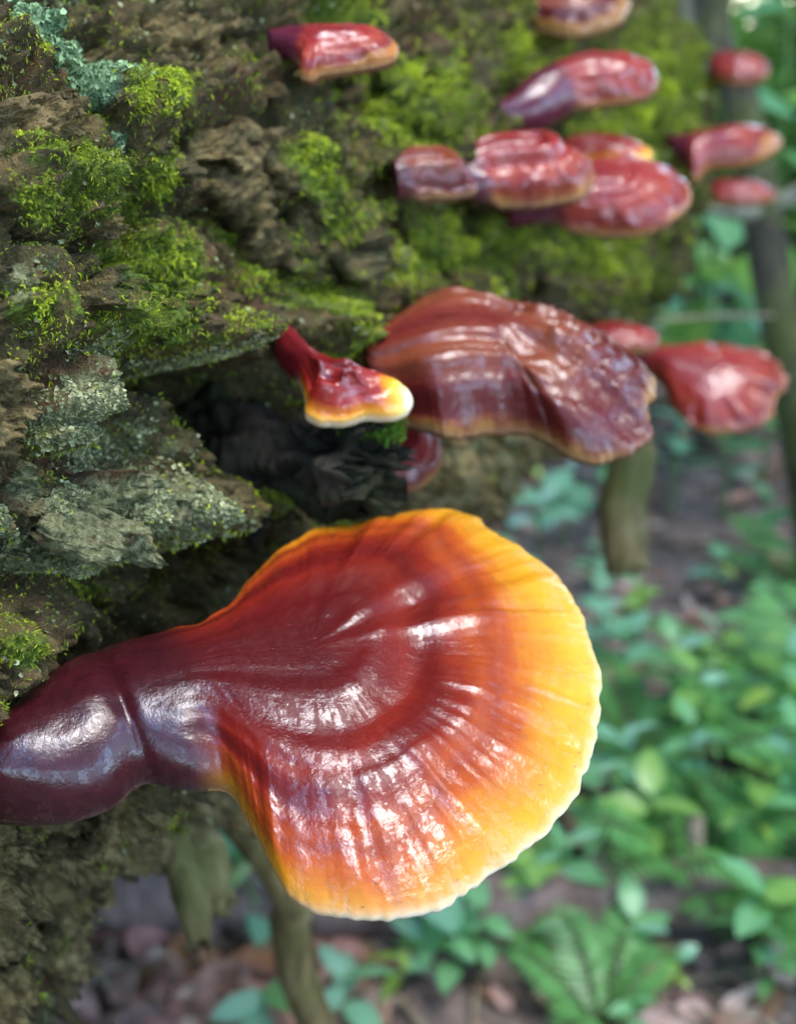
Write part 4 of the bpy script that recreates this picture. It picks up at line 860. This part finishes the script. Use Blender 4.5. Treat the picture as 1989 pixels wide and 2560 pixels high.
# ------------------------------------------------------------------ the wood around: trees with crowns overhead, shrubs behind, many unseen and added to block sky
def leaf_cloud(ncl, per, rx, rz, ls, seed, cl=.30, base=(.03, .08, .015), top=(.08, .16, .03)):
    r = np.random.default_rng(seed)
    c = unit(r.normal(size=(ncl, 3))) * r.uniform(.35, 1, (ncl, 1)) ** .6 * np.array([rx, rx, rz])
    P = np.repeat(c, per, 0) + r.normal(size=(ncl * per, 3)) * np.array([cl, cl, cl * .35]); n = len(P)
    d = unit(np.c_[r.normal(size=(n, 2)), r.normal(size=n) * .35]); nn = unit(np.c_[r.normal(size=(n, 2)) * .5, np.ones(n)]); sd = unit(np.cross(d, nn)); nn = np.cross(sd, d)
    L = ls * r.uniform(.6, 1.3, (n, 1))
    V = np.stack([P, P + d * L * .45 + sd * L * .28 - nn * L * .05, P + d * L - nn * L * .15, P + d * L * .45 - sd * L * .28 - nn * L * .05], 1).reshape(-1, 3)
    b = np.arange(n)[:, None] * 4; k = r.random((n, 1)); T = np.repeat((1 - k) * np.array(base) + k * np.array(top), 4, 0)
    me = make_mesh('crown', V, np.hstack([b, b + 1, b + 2, b + 3]), False, {'tint': T}); me.materials.append(M_CANOPY); return me, c
CROWNS = [leaf_cloud(46, 150, 2.2, 1.2, .16, 200 + k) for k in range(3)]
TRUNKS = []
for k in range(3):
    me, c = CROWNS[k]; V, F = tube(catmull([(0, 0, -.2), (.05, .04, 1.5), (-.06, .06, 3.4), (.04, -.05, 5.2), (0, 0, 6.6)], 26), np.linspace(.17, .05, 26), 14, True, k, .12, 5); Vs, Fq, Ft = [V], [F[0]], [F[1], F[2]]; off_ = len(V)
    for j in range(0, 46, 4):
        p = c[j] * .85 + np.array([0, 0, 6.4]); z0 = 4.6 + 1.6 * (j / 46); lv, lf = tube(catmull([(0, 0, z0), tuple(p * .5 + np.array([0, 0, z0 * .5 + .25])), tuple(p)], 8), np.linspace(.055, .012, 8), 6)
        Vs.append(lv); Fq.append(lf[0] + off_); Ft += [lf[1] + off_, lf[2] + off_]; off_ += len(lv)
    tm = make_mesh('trunk', np.vstack(Vs), [np.vstack(Fq), np.vstack(Ft)]); tm.materials.append(M_TREE); TRUNKS.append(tm)
trees = [(-.6, 2.9), (1.0, 4.4), (2.7, 3.2), (.7, 6.4), (3.6, 7.4), (-1.2, 1.6), (2.4, 9.5), (1.6, 12.0), (3.6, 14.0)]  # near crowns placed to break sky into patches in the cap reflections
tr = np.random.default_rng(12)
while len(trees) < 54:  # mostly unseen trees, added all round to block low sky
    a, d = tr.uniform(0, 2 * math.pi), tr.uniform(2.8, 15) ; x, y = d * math.sin(a), d * math.cos(a)
    if -.5 < math.atan2(x, y) < .55 and y > 0 and d < 6.5 or math.hypot(x - 1.6, y - 3.2) < 3.0: continue
    if min(math.hypot(x - p[0], y - p[1]) for p in trees) > 1.6: trees.append((x, y))
for k, (x, y) in enumerate(trees):
    t = empty('tree', (x, y, float(ground_z(x, y)))); tag(t, 'woodland tree with grey-brown trunk and leafy crown high over the log, most of them unseen and added to block sky', 'tree', 'trees of the surrounding wood'); t.rotation_euler = (0, 0, k * 1.9); s = .9 + .25 * ((k * 7) % 5) / 5; t.scale = (s, s, s)
    link('trunk', TRUNKS[k % 3], None, t); c = link('crown', CROWNS[k % 3][0], None, t); c.location = (0, 0, 6.4)
SHRUB = [leaf_cloud(26, 60, .75, .6, .13, 300 + k, .22, (.035, .10, .02), (.11, .24, .04))[0] for k in range(3)]
for m_ in SHRUB: m_.name = 'foliage'
SV, SF = tube(catmull([(0, 0, -.1), (.04, 0, .4), (0, .05, .9)], 8), np.linspace(.03, .01, 8), 7); SST = make_mesh('stem', SV, SF); SST.materials.append(M_STEMD)
for k, (x, y) in enumerate([(1.7, 4.6), (2.6, 5.2), (3.2, 4.4), (1.2, 6.2), (2.3, 6.6), (3.6, 6.2), (4.6, 7.4), (1.9, 8.2), (3.2, 8.6), (.6, 7.4), (4.2, 9.8), (2.6, 10.6), (5.6, 8.4), (1.0, 9.6)] + [(r_ * math.sin(a_), r_ * math.cos(a_)) for a_, r_ in zip(np.linspace(.75, 5.6, 26), np.tile([3.4, 4.6, 5.6], 9))]):  # the last ring is out of view, added to block low sky
    t = empty('shrub', (x, y, float(ground_z(x, y)))); tag(t, 'dense green woodland shrub in the undergrowth around the log, the ring out of view added to block low sky', 'shrub', 'shrubs around the log'); t.rotation_euler = (0, 0, k * 2.3)
    link('stem', SST, None, t); c = link('foliage', SHRUB[k % 3], None, t); c.location = (0, 0, .75)
